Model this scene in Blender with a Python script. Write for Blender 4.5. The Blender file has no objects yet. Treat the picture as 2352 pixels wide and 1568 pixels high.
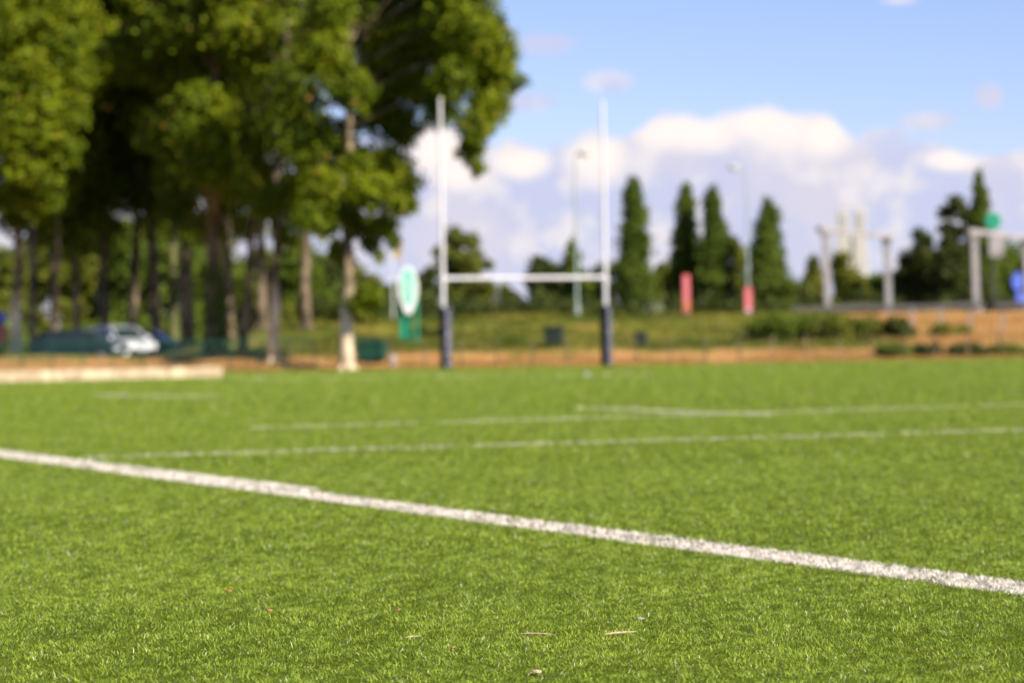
import bpy, math, random
import numpy as np
from mathutils import Vector, Matrix

random.seed(7)
rng = np.random.default_rng(11)
S = bpy.context.scene
COL = S.collection
PI = math.pi

# ------------------------------------------------------------------ camera
FP = 5270.0            # focal length in units of a 2352-wide frame (50 mm on a 22.3 mm sensor)
HC = 0.77              # camera height
ROLL = 0.0155
PITCH = 8.0 / FP
cam_d = bpy.data.cameras.new('camera')
cam = bpy.data.objects.new('camera', cam_d)
COL.objects.link(cam)
cam_d.sensor_width = 22.3
cam_d.lens = FP * 22.3 / 2352
cam_d.clip_start = 0.05
cam_d.clip_end = 12000
cam_d.dof.use_dof = True
cam_d.dof.focus_distance = 6.0
cam_d.dof.aperture_fstop = 1.75
F_ = Vector((0, math.cos(PITCH), math.sin(PITCH)))
U0 = Vector((0, -math.sin(PITCH), math.cos(PITCH)))
R0 = Vector((1, 0, 0))
R_ = R0 * math.cos(ROLL) - U0 * math.sin(ROLL)
U_ = R0 * math.sin(ROLL) + U0 * math.cos(ROLL)
cam.matrix_world = Matrix(((R_.x, U_.x, -F_.x, 0), (R_.y, U_.y, -F_.y, 0), (R_.z, U_.z, -F_.z, HC), (0, 0, 0, 1)))
S.camera = cam


def ray(u, v):
    return F_ + R_ * ((u - 1176) / FP) - U_ * ((v - 784) / FP)


def at(u, v, y):
    d = ray(u, v)
    return Vector((0, 0, HC)) + d * (y / d.y)


def ground(u, v, z=0.0):
    d = ray(u, v)
    return Vector((0, 0, HC)) + d * ((z - HC) / d.z)


def azel(u, v):
    d = ray(u, v).normalized()
    return math.atan2(d.x, d.y), math.asin(d.z)


# ------------------------------------------------------------------ light and sky
SUN_AZ = math.radians(130)     # to the right of the view axis and a little behind the camera
SUN_EL = math.radians(36)
S.view_settings.view_transform = 'Standard'
S.view_settings.look = 'None'
S.view_settings.exposure = 1.0
S.view_settings.gamma = 1.0
S.cycles.max_bounces = 6
S.cycles.diffuse_bounces = 3
S.cycles.glossy_bounces = 2
S.cycles.transparent_max_bounces = 6
S.cycles.volume_bounces = 0
sd = bpy.data.lights.new('sun', 'SUN')
sd.energy = 5.0
sd.angle = math.radians(0.5)
sd.color = (1.0, 0.93, 0.80)
sun = bpy.data.objects.new('sun', sd)
COL.objects.link(sun)
sdir = Vector((math.sin(SUN_AZ) * math.cos(SUN_EL), math.cos(SUN_AZ) * math.cos(SUN_EL), math.sin(SUN_EL)))
sun.rotation_euler = sdir.to_track_quat('Z', 'Y').to_euler()
sun.location = sdir * 50


class NT:
    """small node helper"""
    def __init__(s, tree):
        s.t = tree

    def n(s, typ, **kw):
        nd = s.t.nodes.new(typ)
        for k, v in kw.items():
            setattr(nd, k, v)
        return nd

    def put(s, sock, val):
        if isinstance(val, bpy.types.NodeSocket):
            s.t.links.new(val, sock)
        else:
            sock.default_value = val

    def m(s, op, a, b=0.0, c=0.0, clamp=False):
        nd = s.n('ShaderNodeMath', operation=op)
        nd.use_clamp = clamp
        s.put(nd.inputs[0], a)
        s.put(nd.inputs[1], b)
        s.put(nd.inputs[2], c)
        return nd.outputs[0]

    def mix(s, f, a, b):
        nd = s.n('ShaderNodeMix', data_type='RGBA')
        s.put(nd.inputs[0], f)
        s.put(nd.inputs[6], a)
        s.put(nd.inputs[7], b)
        return nd.outputs[2]

    def noise(s, vec, scale, detail=3.0, rough=0.55, out=0):
        nd = s.n('ShaderNodeTexNoise')
        if vec is not None:
            s.put(nd.inputs['Vector'], vec)
        nd.inputs['Scale'].default_value = scale
        nd.inputs['Detail'].default_value = detail
        nd.inputs['Roughness'].default_value = rough
        return nd.outputs[out]

    def ramp(s, f, lo, hi):
        nd = s.n('ShaderNodeMapRange', interpolation_type='SMOOTHSTEP')
        s.put(nd.inputs[0], f)
        nd.inputs[1].default_value = lo
        nd.inputs[2].default_value = hi
        return nd.outputs[0]


W = bpy.data.worlds.new('World')
S.world = W
W.use_nodes = True
wt = W.node_tree
wt.nodes.clear()
N = NT(wt)
sky = N.n('ShaderNodeTexSky', sky_type='NISHITA')
sky.sun_disc = False
sky.sun_elevation = SUN_EL
sky.sun_rotation = SUN_AZ
sky.air_density = 1.0
sky.dust_density = 0.3
sky.ozone_density = 3.0
tc = N.n('ShaderNodeTexCoord')
sep = N.n('ShaderNodeSeparateXYZ')
wt.links.new(tc.outputs['Generated'], sep.inputs[0])
X, Y, Z = sep.outputs
AZ = N.m('ARCTAN2', X, Y)
EL = N.m('ARCSINE', Z)
# upper edge of the cumulus bank: elevation as a function of azimuth
edge_pts = [(-400, 330), (0, 345), (500, 330), (900, 305), (960, 290), (1020, 270), (1090, 335), (1180, 325), (1245, 330), (1300, 322), (1370, 300), (1430, 305), (1490, 280), (1550, 250), (1620, 268),
            (1690, 255), (1745, 238), (1820, 255), (1890, 252), (1935, 285), (1975, 325), (2040, 325), (2120, 322), (2180, 335), (2260, 355), (2352, 345), (2800, 330)]
A0, A1, E0, E1 = -0.40, 0.40, 0.0, 0.20
fc = N.n('ShaderNodeFloatCurve')
cu = fc.mapping.curves[0]
pts = []
for u, v in edge_pts:
    a, e = azel(u, v)
    pts.append(((a - A0) / (A1 - A0), (e - E0) / (E1 - E0)))
pts = [(0.0, pts[0][1])] + [p for p in pts if 0.01 < p[0] < 0.99] + [(1.0, pts[-1][1])]
while len(cu.points) < len(pts):
    cu.points.new(0.5, 0.5)
for p, (x, y) in zip(cu.points, pts):
    p.location = (x, y)
    p.handle_type = 'AUTO'
fc.mapping.update()
wt.links.new(N.m('DIVIDE', N.m('SUBTRACT', AZ, A0), A1 - A0, clamp=True), fc.inputs['Value'])
edge = N.m('MULTIPLY_ADD', fc.outputs[0], E1 - E0, E0)
nz1 = N.noise(tc.outputs['Generated'], 55.0, 4.0, 0.55)
nz2 = N.noise(tc.outputs['Generated'], 18.0, 3.0, 0.5)
edge2 = N.m('ADD', edge, N.m('MULTIPLY', N.m('SUBTRACT', nz1, 0.5), 0.013))
depth = N.m('SUBTRACT', edge2, EL)                       # radians below the edge
dens = N.ramp(depth, -0.0020, 0.0042)


def blob(u, v, ru, rv, k=0.6, soft=False):
    a, e = azel(u, v)
    dx = N.m('DIVIDE', N.m('SUBTRACT', AZ, a), ru / FP)
    dy = N.m('DIVIDE', N.m('SUBTRACT', EL, e), rv / FP)
    d2 = N.m('ADD', N.m('MULTIPLY', dx, dx), N.m('MULTIPLY', dy, dy))
    d2 = N.m('ADD', d2, N.m('MULTIPLY', N.m('SUBTRACT', nz1, 0.5), k * 2))
    nd = N.ramp(d2, -0.3, 1.9) if soft else N.ramp(d2, 0.25, 1.25)
    return N.m('SUBTRACT', 1.0, nd)


wisp = 0.0
for b in [(1255, 102, 75, 26), (1395, 188, 70, 32), (1215, 236, 70, 26), (2272, 222, 32, 30), (2130, 280, 70, 26), (2065, 0, 50, 12), (2030, 320, 70, 30)]:
    wisp = N.m('MAXIMUM', wisp, blob(*b))
wisp = N.m('MULTIPLY', wisp, 0.8)
white = 0.0
for b in [(1610, 300, 120, 48), (1750, 282, 130, 45), (1890, 310, 75, 52), (1520, 305, 70, 40), (1370, 365, 75, 62), (1190, 372, 75, 36), (1010, 340, 85, 60), (1800, 300, 90, 50), (2190, 365, 70, 25), (1060, 400, 70, 40)]:
    white = N.m('MAXIMUM', white, blob(*b, k=1.1, soft=True))
# lower sky: mottled lavender cloud, bluish holes
holes = N.ramp(nz2, 0.40, 0.66)
lav = N.mix(holes, (0.62, 0.66, 0.89, 1), (0.74, 0.71, 0.84, 1))
lav = N.mix(N.ramp(nz1, 0.47, 0.68), lav, (0.90, 0.85, 0.89, 1))
ccol = N.mix(white, lav, (1.12, 1.0, 0.93, 1))
bluetint = N.n('ShaderNodeMix', data_type='RGBA', blend_type='MULTIPLY')
bluetint.inputs[0].default_value = 1.0
wt.links.new(sky.outputs[0], bluetint.inputs[6])
bluetint.inputs[7].default_value = (1.0, 0.91, 1.12, 1)
CL = N.n('ShaderNodeVectorMath', operation='SCALE')
wt.links.new(ccol, CL.inputs[0])
CL.inputs['Scale'].default_value = 6.7
tot = N.m('MAXIMUM', dens, wisp)
# only the real hemisphere, and fade the bank out behind the camera into broken cloud
upper = N.ramp(Z, -0.02, 0.0)
skyc = N.mix(N.m('MULTIPLY', tot, upper), bluetint.outputs[2], CL.outputs[0])
bg = N.n('ShaderNodeBackground')
bg.inputs['Strength'].default_value = 0.074
wt.links.new(skyc, bg.inputs['Color'])
wo = N.n('ShaderNodeOutputWorld')
wt.links.new(bg.outputs[0], wo.inputs['Surface'])


# ------------------------------------------------------------------ materials
def new_mat(name):
    m = bpy.data.materials.new(name)
    m.use_nodes = True
    nt = m.node_tree
    p = nt.nodes['Principled BSDF']
    return m, NT(nt), p


def plain(name, c, rough=0.6, metal=0.0, c2=None, scale=6.0, spec=0.5, bump=0.0):
    m, N, p = new_mat(name)
    if c2 is None:
        c2 = tuple(x * 0.78 for x in c)
    g = N.n('ShaderNodeTexCoord')
    f = N.ramp(N.noise(g.outputs['Object'], scale, 4.0, 0.6), 0.32, 0.68)
    N.put(p.inputs['Base Color'], N.mix(f, (*c2, 1), (*c, 1)))
    p.inputs['Roughness'].default_value = rough
    p.inputs['Metallic'].default_value = metal
    p.inputs['Specular IOR Level'].default_value = spec
    if bump:
        b = N.n('ShaderNodeBump')
        b.inputs['Strength'].default_value = bump
        N.put(b.inputs['Height'], N.noise(g.outputs['Object'], scale * 3, 4.0))
        N.put(p.inputs['Normal'], b.outputs[0])
    return m


def leafmat(name, ca, cb, cc=None, rough=0.6, transl=0.35, spec=0.15):
    """two-sided foliage: random per leaf through the 'rnd' attribute"""
    m, N, p = new_mat(name)
    at_ = N.n('ShaderNodeAttribute', attribute_name='rnd')
    r = at_.outputs['Fac']
    col = N.mix(N.ramp(r, 0.0, 1.0), (*ca, 1), (*cb, 1))
    if cc:
        col = N.mix(N.ramp(r, 0.93, 0.97), col, (*cc, 1))
    N.put(p.inputs['Base Color'], col)
    p.inputs['Roughness'].default_value = rough
    p.inputs['Specular IOR Level'].default_value = spec
    tr = N.n('ShaderNodeBsdfTranslucent')
    N.put(tr.inputs['Color'], col)
    mx = N.n('ShaderNodeMixShader')
    mx.inputs[0].default_value = transl
    N.t.links.new(p.outputs[0], mx.inputs[1])
    N.t.links.new(tr.outputs[0], mx.inputs[2])
    out = [n for n in N.t.nodes if n.type == 'OUTPUT_MATERIAL'][0]
    N.t.links.new(mx.outputs[0], out.inputs['Surface'])
    return m


M = {}
M['plane_leaf'] = leafmat('plane_leaf', (0.045, 0.080, 0.002), (0.205, 0.235, 0.004), (0.20, 0.12, 0.02), transl=0.18)
M['poplar_leaf'] = leafmat('poplar_leaf', (0.040, 0.070, 0.006), (0.125, 0.165, 0.016), transl=0.2)
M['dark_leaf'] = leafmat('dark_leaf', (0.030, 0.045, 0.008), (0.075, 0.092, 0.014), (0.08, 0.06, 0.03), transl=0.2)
M['olive_leaf'] = leafmat('olive_leaf', (0.070, 0.090, 0.012), (0.19, 0.19, 0.02), transl=0.25)
M['yellow_leaf'] = leafmat('yellow_leaf', (0.08, 0.11, 0.01), (0.20, 0.20, 0.02), transl=0.3)
M['shrub_leaf'] = leafmat('shrub_leaf', (0.055, 0.090, 0.008), (0.14, 0.18, 0.015), transl=0.25)
M['grey_leaf'] = leafmat('grey_leaf', (0.13, 0.16, 0.08), (0.22, 0.24, 0.13), transl=0.25)
M['ivy_leaf'] = leafmat('ivy_leaf', (0.05, 0.10, 0.01), (0.12, 0.19, 0.02), transl=0.25)
M['bark'] = plain('bark', (0.30, 0.22, 0.13), 0.9, c2=(0.07, 0.055, 0.035), scale=2.2, spec=0.1, bump=0.5)
M['dark_bark'] = plain('dark_bark', (0.24, 0.175, 0.115), 0.9, c2=(0.055, 0.042, 0.028), scale=2.0, spec=0.1, bump=0.5)
M['pale_bark'] = plain('pale_bark', (0.66, 0.53, 0.37), 0.9, c2=(0.20, 0.15, 0.10), scale=0.9, spec=0.1, bump=0.4)
M['moss_bark'] = plain('moss_bark', (0.13, 0.13, 0.05), 0.9, c2=(0.06, 0.065, 0.025), scale=2.0, spec=0.1, bump=0.5)
def foot_bark():
    m, N, p = new_mat('foot_bark')
    g = N.n('ShaderNodeTexCoord')
    sp = N.n('ShaderNodeSeparateXYZ')
    N.put(sp.inputs[0], g.outputs['Object'])
    nz = N.noise(g.outputs['Object'], 1.3, 4.0, 0.6)
    pale = N.mix(N.ramp(nz, 0.35, 0.6), (0.50, 0.39, 0.27, 1), (0.72, 0.60, 0.42, 1))
    dark = N.mix(N.ramp(nz, 0.45, 0.66), (0.085, 0.062, 0.038, 1), (0.34, 0.26, 0.16, 1))
    zz = N.m('ADD', sp.outputs[2], N.m('MULTIPLY', N.m('SUBTRACT', nz, 0.5), 2.0))
    N.put(p.inputs['Base Color'], N.mix(N.ramp(zz, 1.9, 3.2), pale, dark))
    p.inputs['Roughness'].default_value = 0.9
    p.inputs['Specular IOR Level'].default_value = 0.1
    return m


M['pale_bark'] = foot_bark()
M['white_paint'] = plain('white_paint', (0.66, 0.63, 0.64), 0.4, c2=(0.56, 0.54, 0.55), scale=3)
M['navy_vinyl'] = plain('navy_vinyl', (0.010, 0.011, 0.028), 0.6, c2=(0.007, 0.008, 0.022), spec=.2)
M['print_white'] = plain('print_white', (0.50, 0.49, 0.56), 0.5)
M['strap'] = plain('strap', (0.02, 0.02, 0.02), 0.6)
M['green_steel'] = plain('green_steel', (0.008, 0.055, 0.035), 0.7, c2=(0.006, 0.04, 0.026), spec=.2)
M['sign_green'] = plain('sign_green', (0.012, 0.26, 0.14), 0.35)
M['sign_teal'] = plain('sign_teal', (0.10, 0.62, 0.42), 0.35, c2=(0.08, 0.5, 0.36))
M['sign_white'] = plain('sign_white', (0.80, 0.84, 0.82), 0.35)
M['sign_red'] = plain('sign_red', (0.62, 0.13, 0.13), 0.4, c2=(0.5, 0.08, 0.10))
M['sign_blue'] = plain('sign_blue', (0.10, 0.16, 0.62), 0.35)
M['lamp_paint'] = plain('lamp_paint', (0.30, 0.36, 0.34), 0.45)
M['lamp_head'] = plain('lamp_head', (0.42, 0.46, 0.42), 0.35)
M['lamp_glass'] = plain('lamp_glass', (0.8, 0.8, 0.76), 0.15)
M['concrete'] = plain('concrete', (0.30, 0.28, 0.28), 0.85, c2=(0.21, 0.20, 0.20), scale=2, bump=0.2)
M['cream_stone'] = plain('cream_stone', (0.50, 0.40, 0.26), 0.85, c2=(0.30, 0.22, 0.13), scale=2.6, bump=0.3)
M['church_stone'] = plain('church_stone', (0.46, 0.43, 0.39), 0.9, c2=(0.40, 0.37, 0.32), scale=0.05)
M['slate'] = plain('slate', (0.16, 0.16, 0.19), 0.7, scale=0.1)
M['void'] = plain('void', (0.30, 0.28, 0.26), 0.8)
M['zinc'] = plain('zinc', (0.07, 0.065, 0.062), 0.8)
M['bin_plastic'] = plain('bin_plastic', (0.006, 0.018, 0.012), 0.8)
M['asphalt'] = plain('asphalt', (0.06, 0.058, 0.055), 0.9, c2=(0.045, 0.043, 0.04), scale=3)
M['car_white'] = plain('car_white', (0.32, 0.32, 0.35), 0.22, c2=(0.75, 0.75, 0.78))
M['car_dark'] = plain('car_dark', (0.010, 0.020, 0.024), 0.25)
M['car_teal'] = plain('car_teal', (0.015, 0.04, 0.045), 0.2)
M['glass'] = plain('glass', (0.02, 0.035, 0.035), 0.12, c2=(0.02, 0.03, 0.03), spec=0.5)
M['tyre'] = plain('tyre', (0.02, 0.02, 0.02), 0.85)
M['rim'] = plain('rim', (0.5, 0.5, 0.52), 0.3, metal=0.8)
M['headlight'] = plain('headlight', (0.8, 0.82, 0.85), 0.08)
M['taillight'] = plain('taillight', (0.45, 0.02, 0.02), 0.2)
M['straw'] = plain('straw', (0.52, 0.38, 0.24), 0.8, c2=(0.30, 0.19, 0.12), scale=60)
M['dead_leaf'] = plain('dead_leaf', (0.42, 0.16, 0.06), 0.6, scale=80)
M['pebble'] = plain('pebble', (0.33, 0.27, 0.24), 0.8, scale=80)
M['roof_tile'] = plain('roof_tile', (0.34, 0.13, 0.08), 0.85)
M['render_wall'] = plain('render_wall', (0.60, 0.52, 0.46), 0.9)


# ------------------------------------------------------------------ mesh builder
class MB:
    def __init__(s):
        s.v, s.f = [], []

    def add(s, vs, fs):
        o = len(s.v)
        s.v += [tuple(p) for p in vs]
        s.f += [tuple(i + o for i in f) for f in fs]

    def box(s, c, d, rz=0.0, bev=0.0, taper=1.0):
        """centre c, full dims d; edges cut by bev"""
        hx, hy, hz = d[0] / 2, d[1] / 2, d[2] / 2
        b = min(bev, hx * .45, hy * .45, hz * .45) if bev else 0
        cz, sz = math.cos(rz), math.sin(rz)
        vs = []
        if b:
            prof = [(-hz, -b), (-hz + b, 0), (hz - b, 0), (hz, -b)]
        else:
            prof = [(-hz, 0), (hz, 0)]
        rings = []
        for i, (z, ins) in enumerate(prof):
            k = 1 + (taper - 1) * (z + hz) / (2 * hz)
            ax, ay = (hx + ins) * k, (hy + ins) * k
            bb = b * 0.9
            if bb:
                pts = [(ax - bb, -ay), (ax, -ay + bb), (ax, ay - bb), (ax - bb, ay), (-ax + bb, ay), (-ax, ay - bb), (-ax, -ay + bb), (-ax + bb, -ay)]
            else:
                pts = [(ax, -ay), (ax, ay), (-ax, ay), (-ax, -ay)]
            rings.append([(c[0] + x * cz - y * sz, c[1] + x * sz + y * cz, c[2] + z) for x, y in pts])
        n = len(rings[0])
        vs = [p for r in rings for p in r]
        fs = []
        for k in range(len(rings) - 1):
            for i in range(n):
                j = (i + 1) % n
                fs.append((k * n + i, k * n + j, (k + 1) * n + j, (k + 1) * n + i))
        fs.append(tuple(range(n))[::-1])
        fs.append(tuple((len(rings) - 1) * n + i for i in range(n)))
        s.add(vs, fs)

    def tube(s, path, radii, n=8, cap=True):
        path = [Vector(p) for p in path]
        if not hasattr(radii, '__len__'):
            radii = [radii] * len(path)
        rings = []
        ref = Vector((0, 0, 1))
        d0 = (path[1] - path[0]).normalized()
        if abs(d0.dot(ref)) > 0.9:
            ref = Vector((1, 0, 0))
        for i, p in enumerate(path):
            a = path[max(i - 1, 0)]
            b = path[min(i + 1, len(path) - 1)]
            d = (b - a).normalized()
            x = d.cross(ref).normalized()
            y = d.cross(x).normalized()
            rings.append([p + (x * math.cos(2 * PI * k / n) + y * math.sin(2 * PI * k / n)) * radii[i] for k in range(n)])
        vs = [q for r in rings for q in r]
        fs = []
        for k in range(len(rings) - 1):
            for i in range(n):
                j = (i + 1) % n
                fs.append((k * n + i, k * n + j, (k + 1) * n + j, (k + 1) * n + i))
        if cap:
            fs.append(tuple(range(n))[::-1])
            fs.append(tuple((len(rings) - 1) * n + i for i in range(n)))
        s.add(vs, fs)

    def poly(s, pts, th, axis):
        """prism: outline pts (3-D) pushed by vector axis*th"""
        n = len(pts)
        a = [Vector(p) for p in pts]
        b = [p + Vector(axis) * th for p in a]
        fs = [tuple(range(n))[::-1], tuple(range(n, 2 * n))]
        for i in range(n):
            j = (i + 1) % n
            fs.append((i, j, n + j, n + i))
        s.add(a + b, fs)

    def ball(s, c, r, seg=14, rings=8):
        if not hasattr(r, '__len__'):
            r = (r, r, r)
        vs = [(c[0], c[1], c[2] - r[2])]
        for i in range(1, rings):
            t = PI * i / rings
            for k in range(seg):
                a = 2 * PI * k / seg
                vs.append((c[0] + r[0] * math.sin(t) * math.cos(a), c[1] + r[1] * math.sin(t) * math.sin(a), c[2] - r[2] * math.cos(t)))
        vs.append((c[0], c[1], c[2] + r[2]))
        fs = []
        for k in range(seg):
            fs.append((0, 1 + (k + 1) % seg, 1 + k))
        for i in range(rings - 2):
            for k in range(seg):
                a = 1 + i * seg + k
                b = 1 + i * seg + (k + 1) % seg
                fs.append((a, b, b + seg, a + seg))
        L = len(vs) - 1
        o = 1 + (rings - 2) * seg
        for k in range(seg):
            fs.append((o + k, o + (k + 1) % seg, L))
        s.add(vs, fs)

    def build(s, name, mat, parent=None, smooth=False):
        me = bpy.data.meshes.new(name)
        me.from_pydata(s.v, [], s.f)
        me.update()
        if smooth:
            me.polygons.foreach_set('use_smooth', [True] * len(me.polygons))
        if mat:
            me.materials.append(mat)
        o = bpy.data.objects.new(name, me)
        COL.objects.link(o)
        if parent:
            o.parent = parent
        return o


def tag(o, label=None, cat=None, group=None, kind=None):
    if label:
        o['label'] = label
    if cat:
        o['category'] = cat
    if group:
        o['group'] = group
    if kind:
        o['kind'] = kind
    return o


def empty(name, loc, label, cat, group=None, rz=0.0):
    o = bpy.data.objects.new(name, None)
    COL.objects.link(o)
    o.location = loc
    o.rotation_euler = (0, 0, rz)
    return tag(o, label, cat, group)


def copy_tree(o, parent=None):
    c = o.copy()
    COL.objects.link(c)
    c.parent = parent
    for ch in [x for x in bpy.data.objects if x.parent == o]:
        copy_tree(ch, c)
    return c


def npmesh(name, V, F, mat, rnd=None, parent=None, nper=4):
    """V (n,3) floats, F (m,nper) ints, rnd: one value per vertex"""
    me = bpy.data.meshes.new(name)
    me.vertices.add(len(V))
    me.vertices.foreach_set('co', np.ascontiguousarray(V, dtype=np.float32).ravel())
    if not isinstance(F, list):
        F = [F]
    loops = np.concatenate([f.ravel() for f in F]).astype(np.int32)
    tot = np.concatenate([np.full(len(f), f.shape[1]) for f in F]).astype(np.int32)
    st = np.concatenate([[0], np.cumsum(tot)[:-1]]).astype(np.int32)
    me.loops.add(len(loops))
    me.loops.foreach_set('vertex_index', loops)
    me.polygons.add(len(tot))
    me.polygons.foreach_set('loop_start', st)
    me.polygons.foreach_set('loop_total', tot)
    if rnd is not None:
        a = me.attributes.new('rnd', 'FLOAT', 'POINT')
        a.data.foreach_set('value', np.ascontiguousarray(rnd, dtype=np.float32))
    me.materials.append(mat)
    me.update(calc_edges=True)
    o = bpy.data.objects.new(name, me)
    COL.objects.link(o)
    if parent:
        o.parent = parent
    return o


# ------------------------------------------------------------------ terrain
SL = 0.28          # the end of the pitch runs off to the right, a little away from the camera


def sstep(t):
    t = np.clip(t, 0, 1)
    return t * t * (3 - 2 * t)


def H(x, y):
    x = np.asarray(x, float)
    y = np.asarray(y, float)
    q = y - SL * x
    right = sstep((x + 17) / 8)
    h = 0.66 * sstep((q - 79.3) / 8.0)
    h = h + 1.42 * sstep((q - 88) / 20) * right
    h = h - 0.38 * sstep((q - 88.5) / 4) * (1 - right)
    far = sstep((y - 260) / 1500)
    h = h + far * 6.0
    w = 0.05 * np.sin(x * 0.9 + y * 0.35) + 0.04 * np.sin(x * 0.37 - y * 0.8 + 1.3) + 0.02 * np.sin(x * 2.3 + y * 1.7)
    h = h + w * sstep((q - 80) / 6) * (y < 300)
    return h


def Hs(x, y):
    return float(H(x, y))


def grid_obj(name, xs, ys, mat, zoff=0.0):
    Xg, Yg = np.meshgrid(xs, ys)
    Zg = H(Xg, Yg) + zoff
    V = np.stack([Xg.ravel(), Yg.ravel(), Zg.ravel()], 1)
    nx, ny = len(xs), len(ys)
    i = np.arange((nx - 1) * (ny - 1))
    a = (i // (nx - 1)) * nx + i % (nx - 1)
    F = np.stack([a, a + 1, a + nx + 1, a + nx], 1)
    return npmesh(name, V, F, mat)


def ground_mat():
    m, N, p = new_mat('rough_ground')
    g = N.n('ShaderNodeNewGeometry')
    s = N.n('ShaderNodeSeparateXYZ')
    N.put(s.inputs[0], g.outputs['Position'])
    x, y, z = s.outputs
    q = N.m('SUBTRACT', y, N.m('MULTIPLY', x, SL))
    n1 = N.noise(g.outputs['Position'], 0.35, 4.0, 0.6)
    n2 = N.noise(g.outputs['Position'], 1.6, 4.0, 0.65)
    n3 = N.noise(g.outputs['Position'], 9.0, 3.0, 0.7)
    dry = N.mix(N.ramp(n2, 0.35, 0.65), (0.30, 0.140, 0.042, 1), (0.44, 0.235, 0.085, 1))
    dry = N.mix(N.m('MULTIPLY', N.ramp(n3, 0.5, 0.75), 0.5), dry, (0.50, 0.30, 0.13, 1))
    grn = N.mix(N.ramp(n2, 0.35, 0.65), (0.120, 0.140, 0.018, 1), (0.22, 0.215, 0.035, 1))
    grn = N.mix(N.m('MULTIPLY', N.ramp(n1, 0.50, 0.62), 0.8), grn, (0.34, 0.22, 0.06, 1))
    n4 = N.noise(g.outputs['Position'], 0.7, 4.0, 0.65)
    qn = N.m('ADD', N.m('ADD', q, N.m('MULTIPLY', N.m('SUBTRACT', n1, 0.5), 7.0)), N.m('MULTIPLY', N.m('SUBTRACT', n4, 0.5), 7.0))
    f = N.ramp(qn, 83.8, 85.8)
    # the bare orange slope at the far right and the worn bank under the plane trees
    xr = N.ramp(N.m('ADD', x, N.m('MULTIPLY', N.m('SUBTRACT', n1, 0.5), 3.0)), 14.6, 16.6)
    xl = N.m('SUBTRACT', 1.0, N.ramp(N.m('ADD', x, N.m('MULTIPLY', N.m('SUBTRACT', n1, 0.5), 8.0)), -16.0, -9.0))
    f = N.m('MULTIPLY', f, N.m('SUBTRACT', 1.0, N.m('MULTIPLY', xr, N.m('SUBTRACT', 1.0, N.ramp(y, 150.0, 170.0)))))
    grn = N.mix(N.m('MULTIPLY', N.ramp(N.noise(g.outputs['Position'], 0.22, 3.0), 0.45, 0.58), 0.75), grn, (0.055, 0.080, 0.010, 1))
    dry = N.mix(N.m('MULTIPLY', N.ramp(n4, 0.55, 0.66), 0.7), dry, (0.12, 0.125, 0.03, 1))
    c = N.mix(f, dry, grn)
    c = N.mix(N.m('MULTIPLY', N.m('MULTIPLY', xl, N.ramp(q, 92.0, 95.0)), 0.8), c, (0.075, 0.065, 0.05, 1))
    N.put(p.inputs['Base Color'], c)
    p.inputs['Roughness'].default_value = 0.95
    p.inputs['Specular IOR Level'].default_value = 0.1
    b = N.n('ShaderNodeBump')
    b.inputs['Strength'].default_value = 0.6
    b.inputs['Distance'].default_value = 0.1
    N.put(b.inputs['Height'], n3)
    N.put(p.inputs['Normal'], b.outputs[0])
    return m


xs = np.concatenate([np.linspace(-3500, -200, 12), np.linspace(-160, -50, 12), np.arange(-45, 55.1, 1.0), np.linspace(62, 200, 12), np.linspace(500, 3500, 8)])
ys = np.concatenate([np.linspace(-300, -20, 6), np.linspace(0, 60, 7), np.arange(66, 130.1, 1.0), np.linspace(140, 300, 12), np.linspace(400, 5000, 16)])
gr = grid_obj('ground', xs, ys, ground_mat())
gr.location.z = -0.02
tag(gr, kind='structure')


def turf_mat():
    m, N, p = new_mat('turf_base')
    g = N.n('ShaderNodeNewGeometry')
    n1 = N.noise(g.outputs['Position'], 0.5, 3.0)
    n2 = N.noise(g.outputs['Position'], 60.0, 3.0, 0.7)
    n3 = N.noise(g.outputs['Position'], 260.0, 2.0, 0.7)
    c = N.mix(N.ramp(n1, 0.3, 0.7), (0.110, 0.150, 0.010, 1), (0.135, 0.175, 0.012, 1))
    c = N.mix(N.ramp(n2, 0.4, 0.7), c, (0.030, 0.045, 0.004, 1))
    c = N.mix(N.m('MULTIPLY', N.ramp(n3, 0.46, 0.56), 0.6), c, (0.020, 0.022, 0.012, 1))
    N.put(p.inputs['Base Color'], c)
    p.inputs['Roughness'].default_value = 0.8
    p.inputs['Specular IOR Level'].default_value = 0.0
    b = N.n('ShaderNodeBump')
    b.inputs['Strength'].default_value = 0.8
    b.inputs['Distance'].default_value = 0.01
    N.put(b.inputs['Height'], n2)
    N.put(p.inputs['Normal'], b.outputs[0])
    return m


QE = 79.0
tv = [(-60, -15), (60, -15), (60, QE + SL * 60), (-60, QE - SL * 60)]
mb = MB()
mb.poly([(x, y, -0.03) for x, y in tv], 0.034, (0, 0, 1))
turf_sheet = mb.build('pitch_ground', turf_mat())
tag(turf_sheet, kind='structure')

# ------------------------------------------------------------------ turf blades
M['turf'] = leafmat('turf_blade', (0.072, 0.122, 0.012), (0.375, 0.475, 0.052), (0.68, 0.66, 0.46), rough=0.5, transl=0.25, spec=0.15)  # palest tone: sparse glints painted into the blade colour, and pale seeds
M['line_turf'] = leafmat('line_blade', (0.74, 0.64, 0.56), (0.88, 0.78, 0.70), rough=0.4, transl=0.15, spec=0.5)


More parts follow.
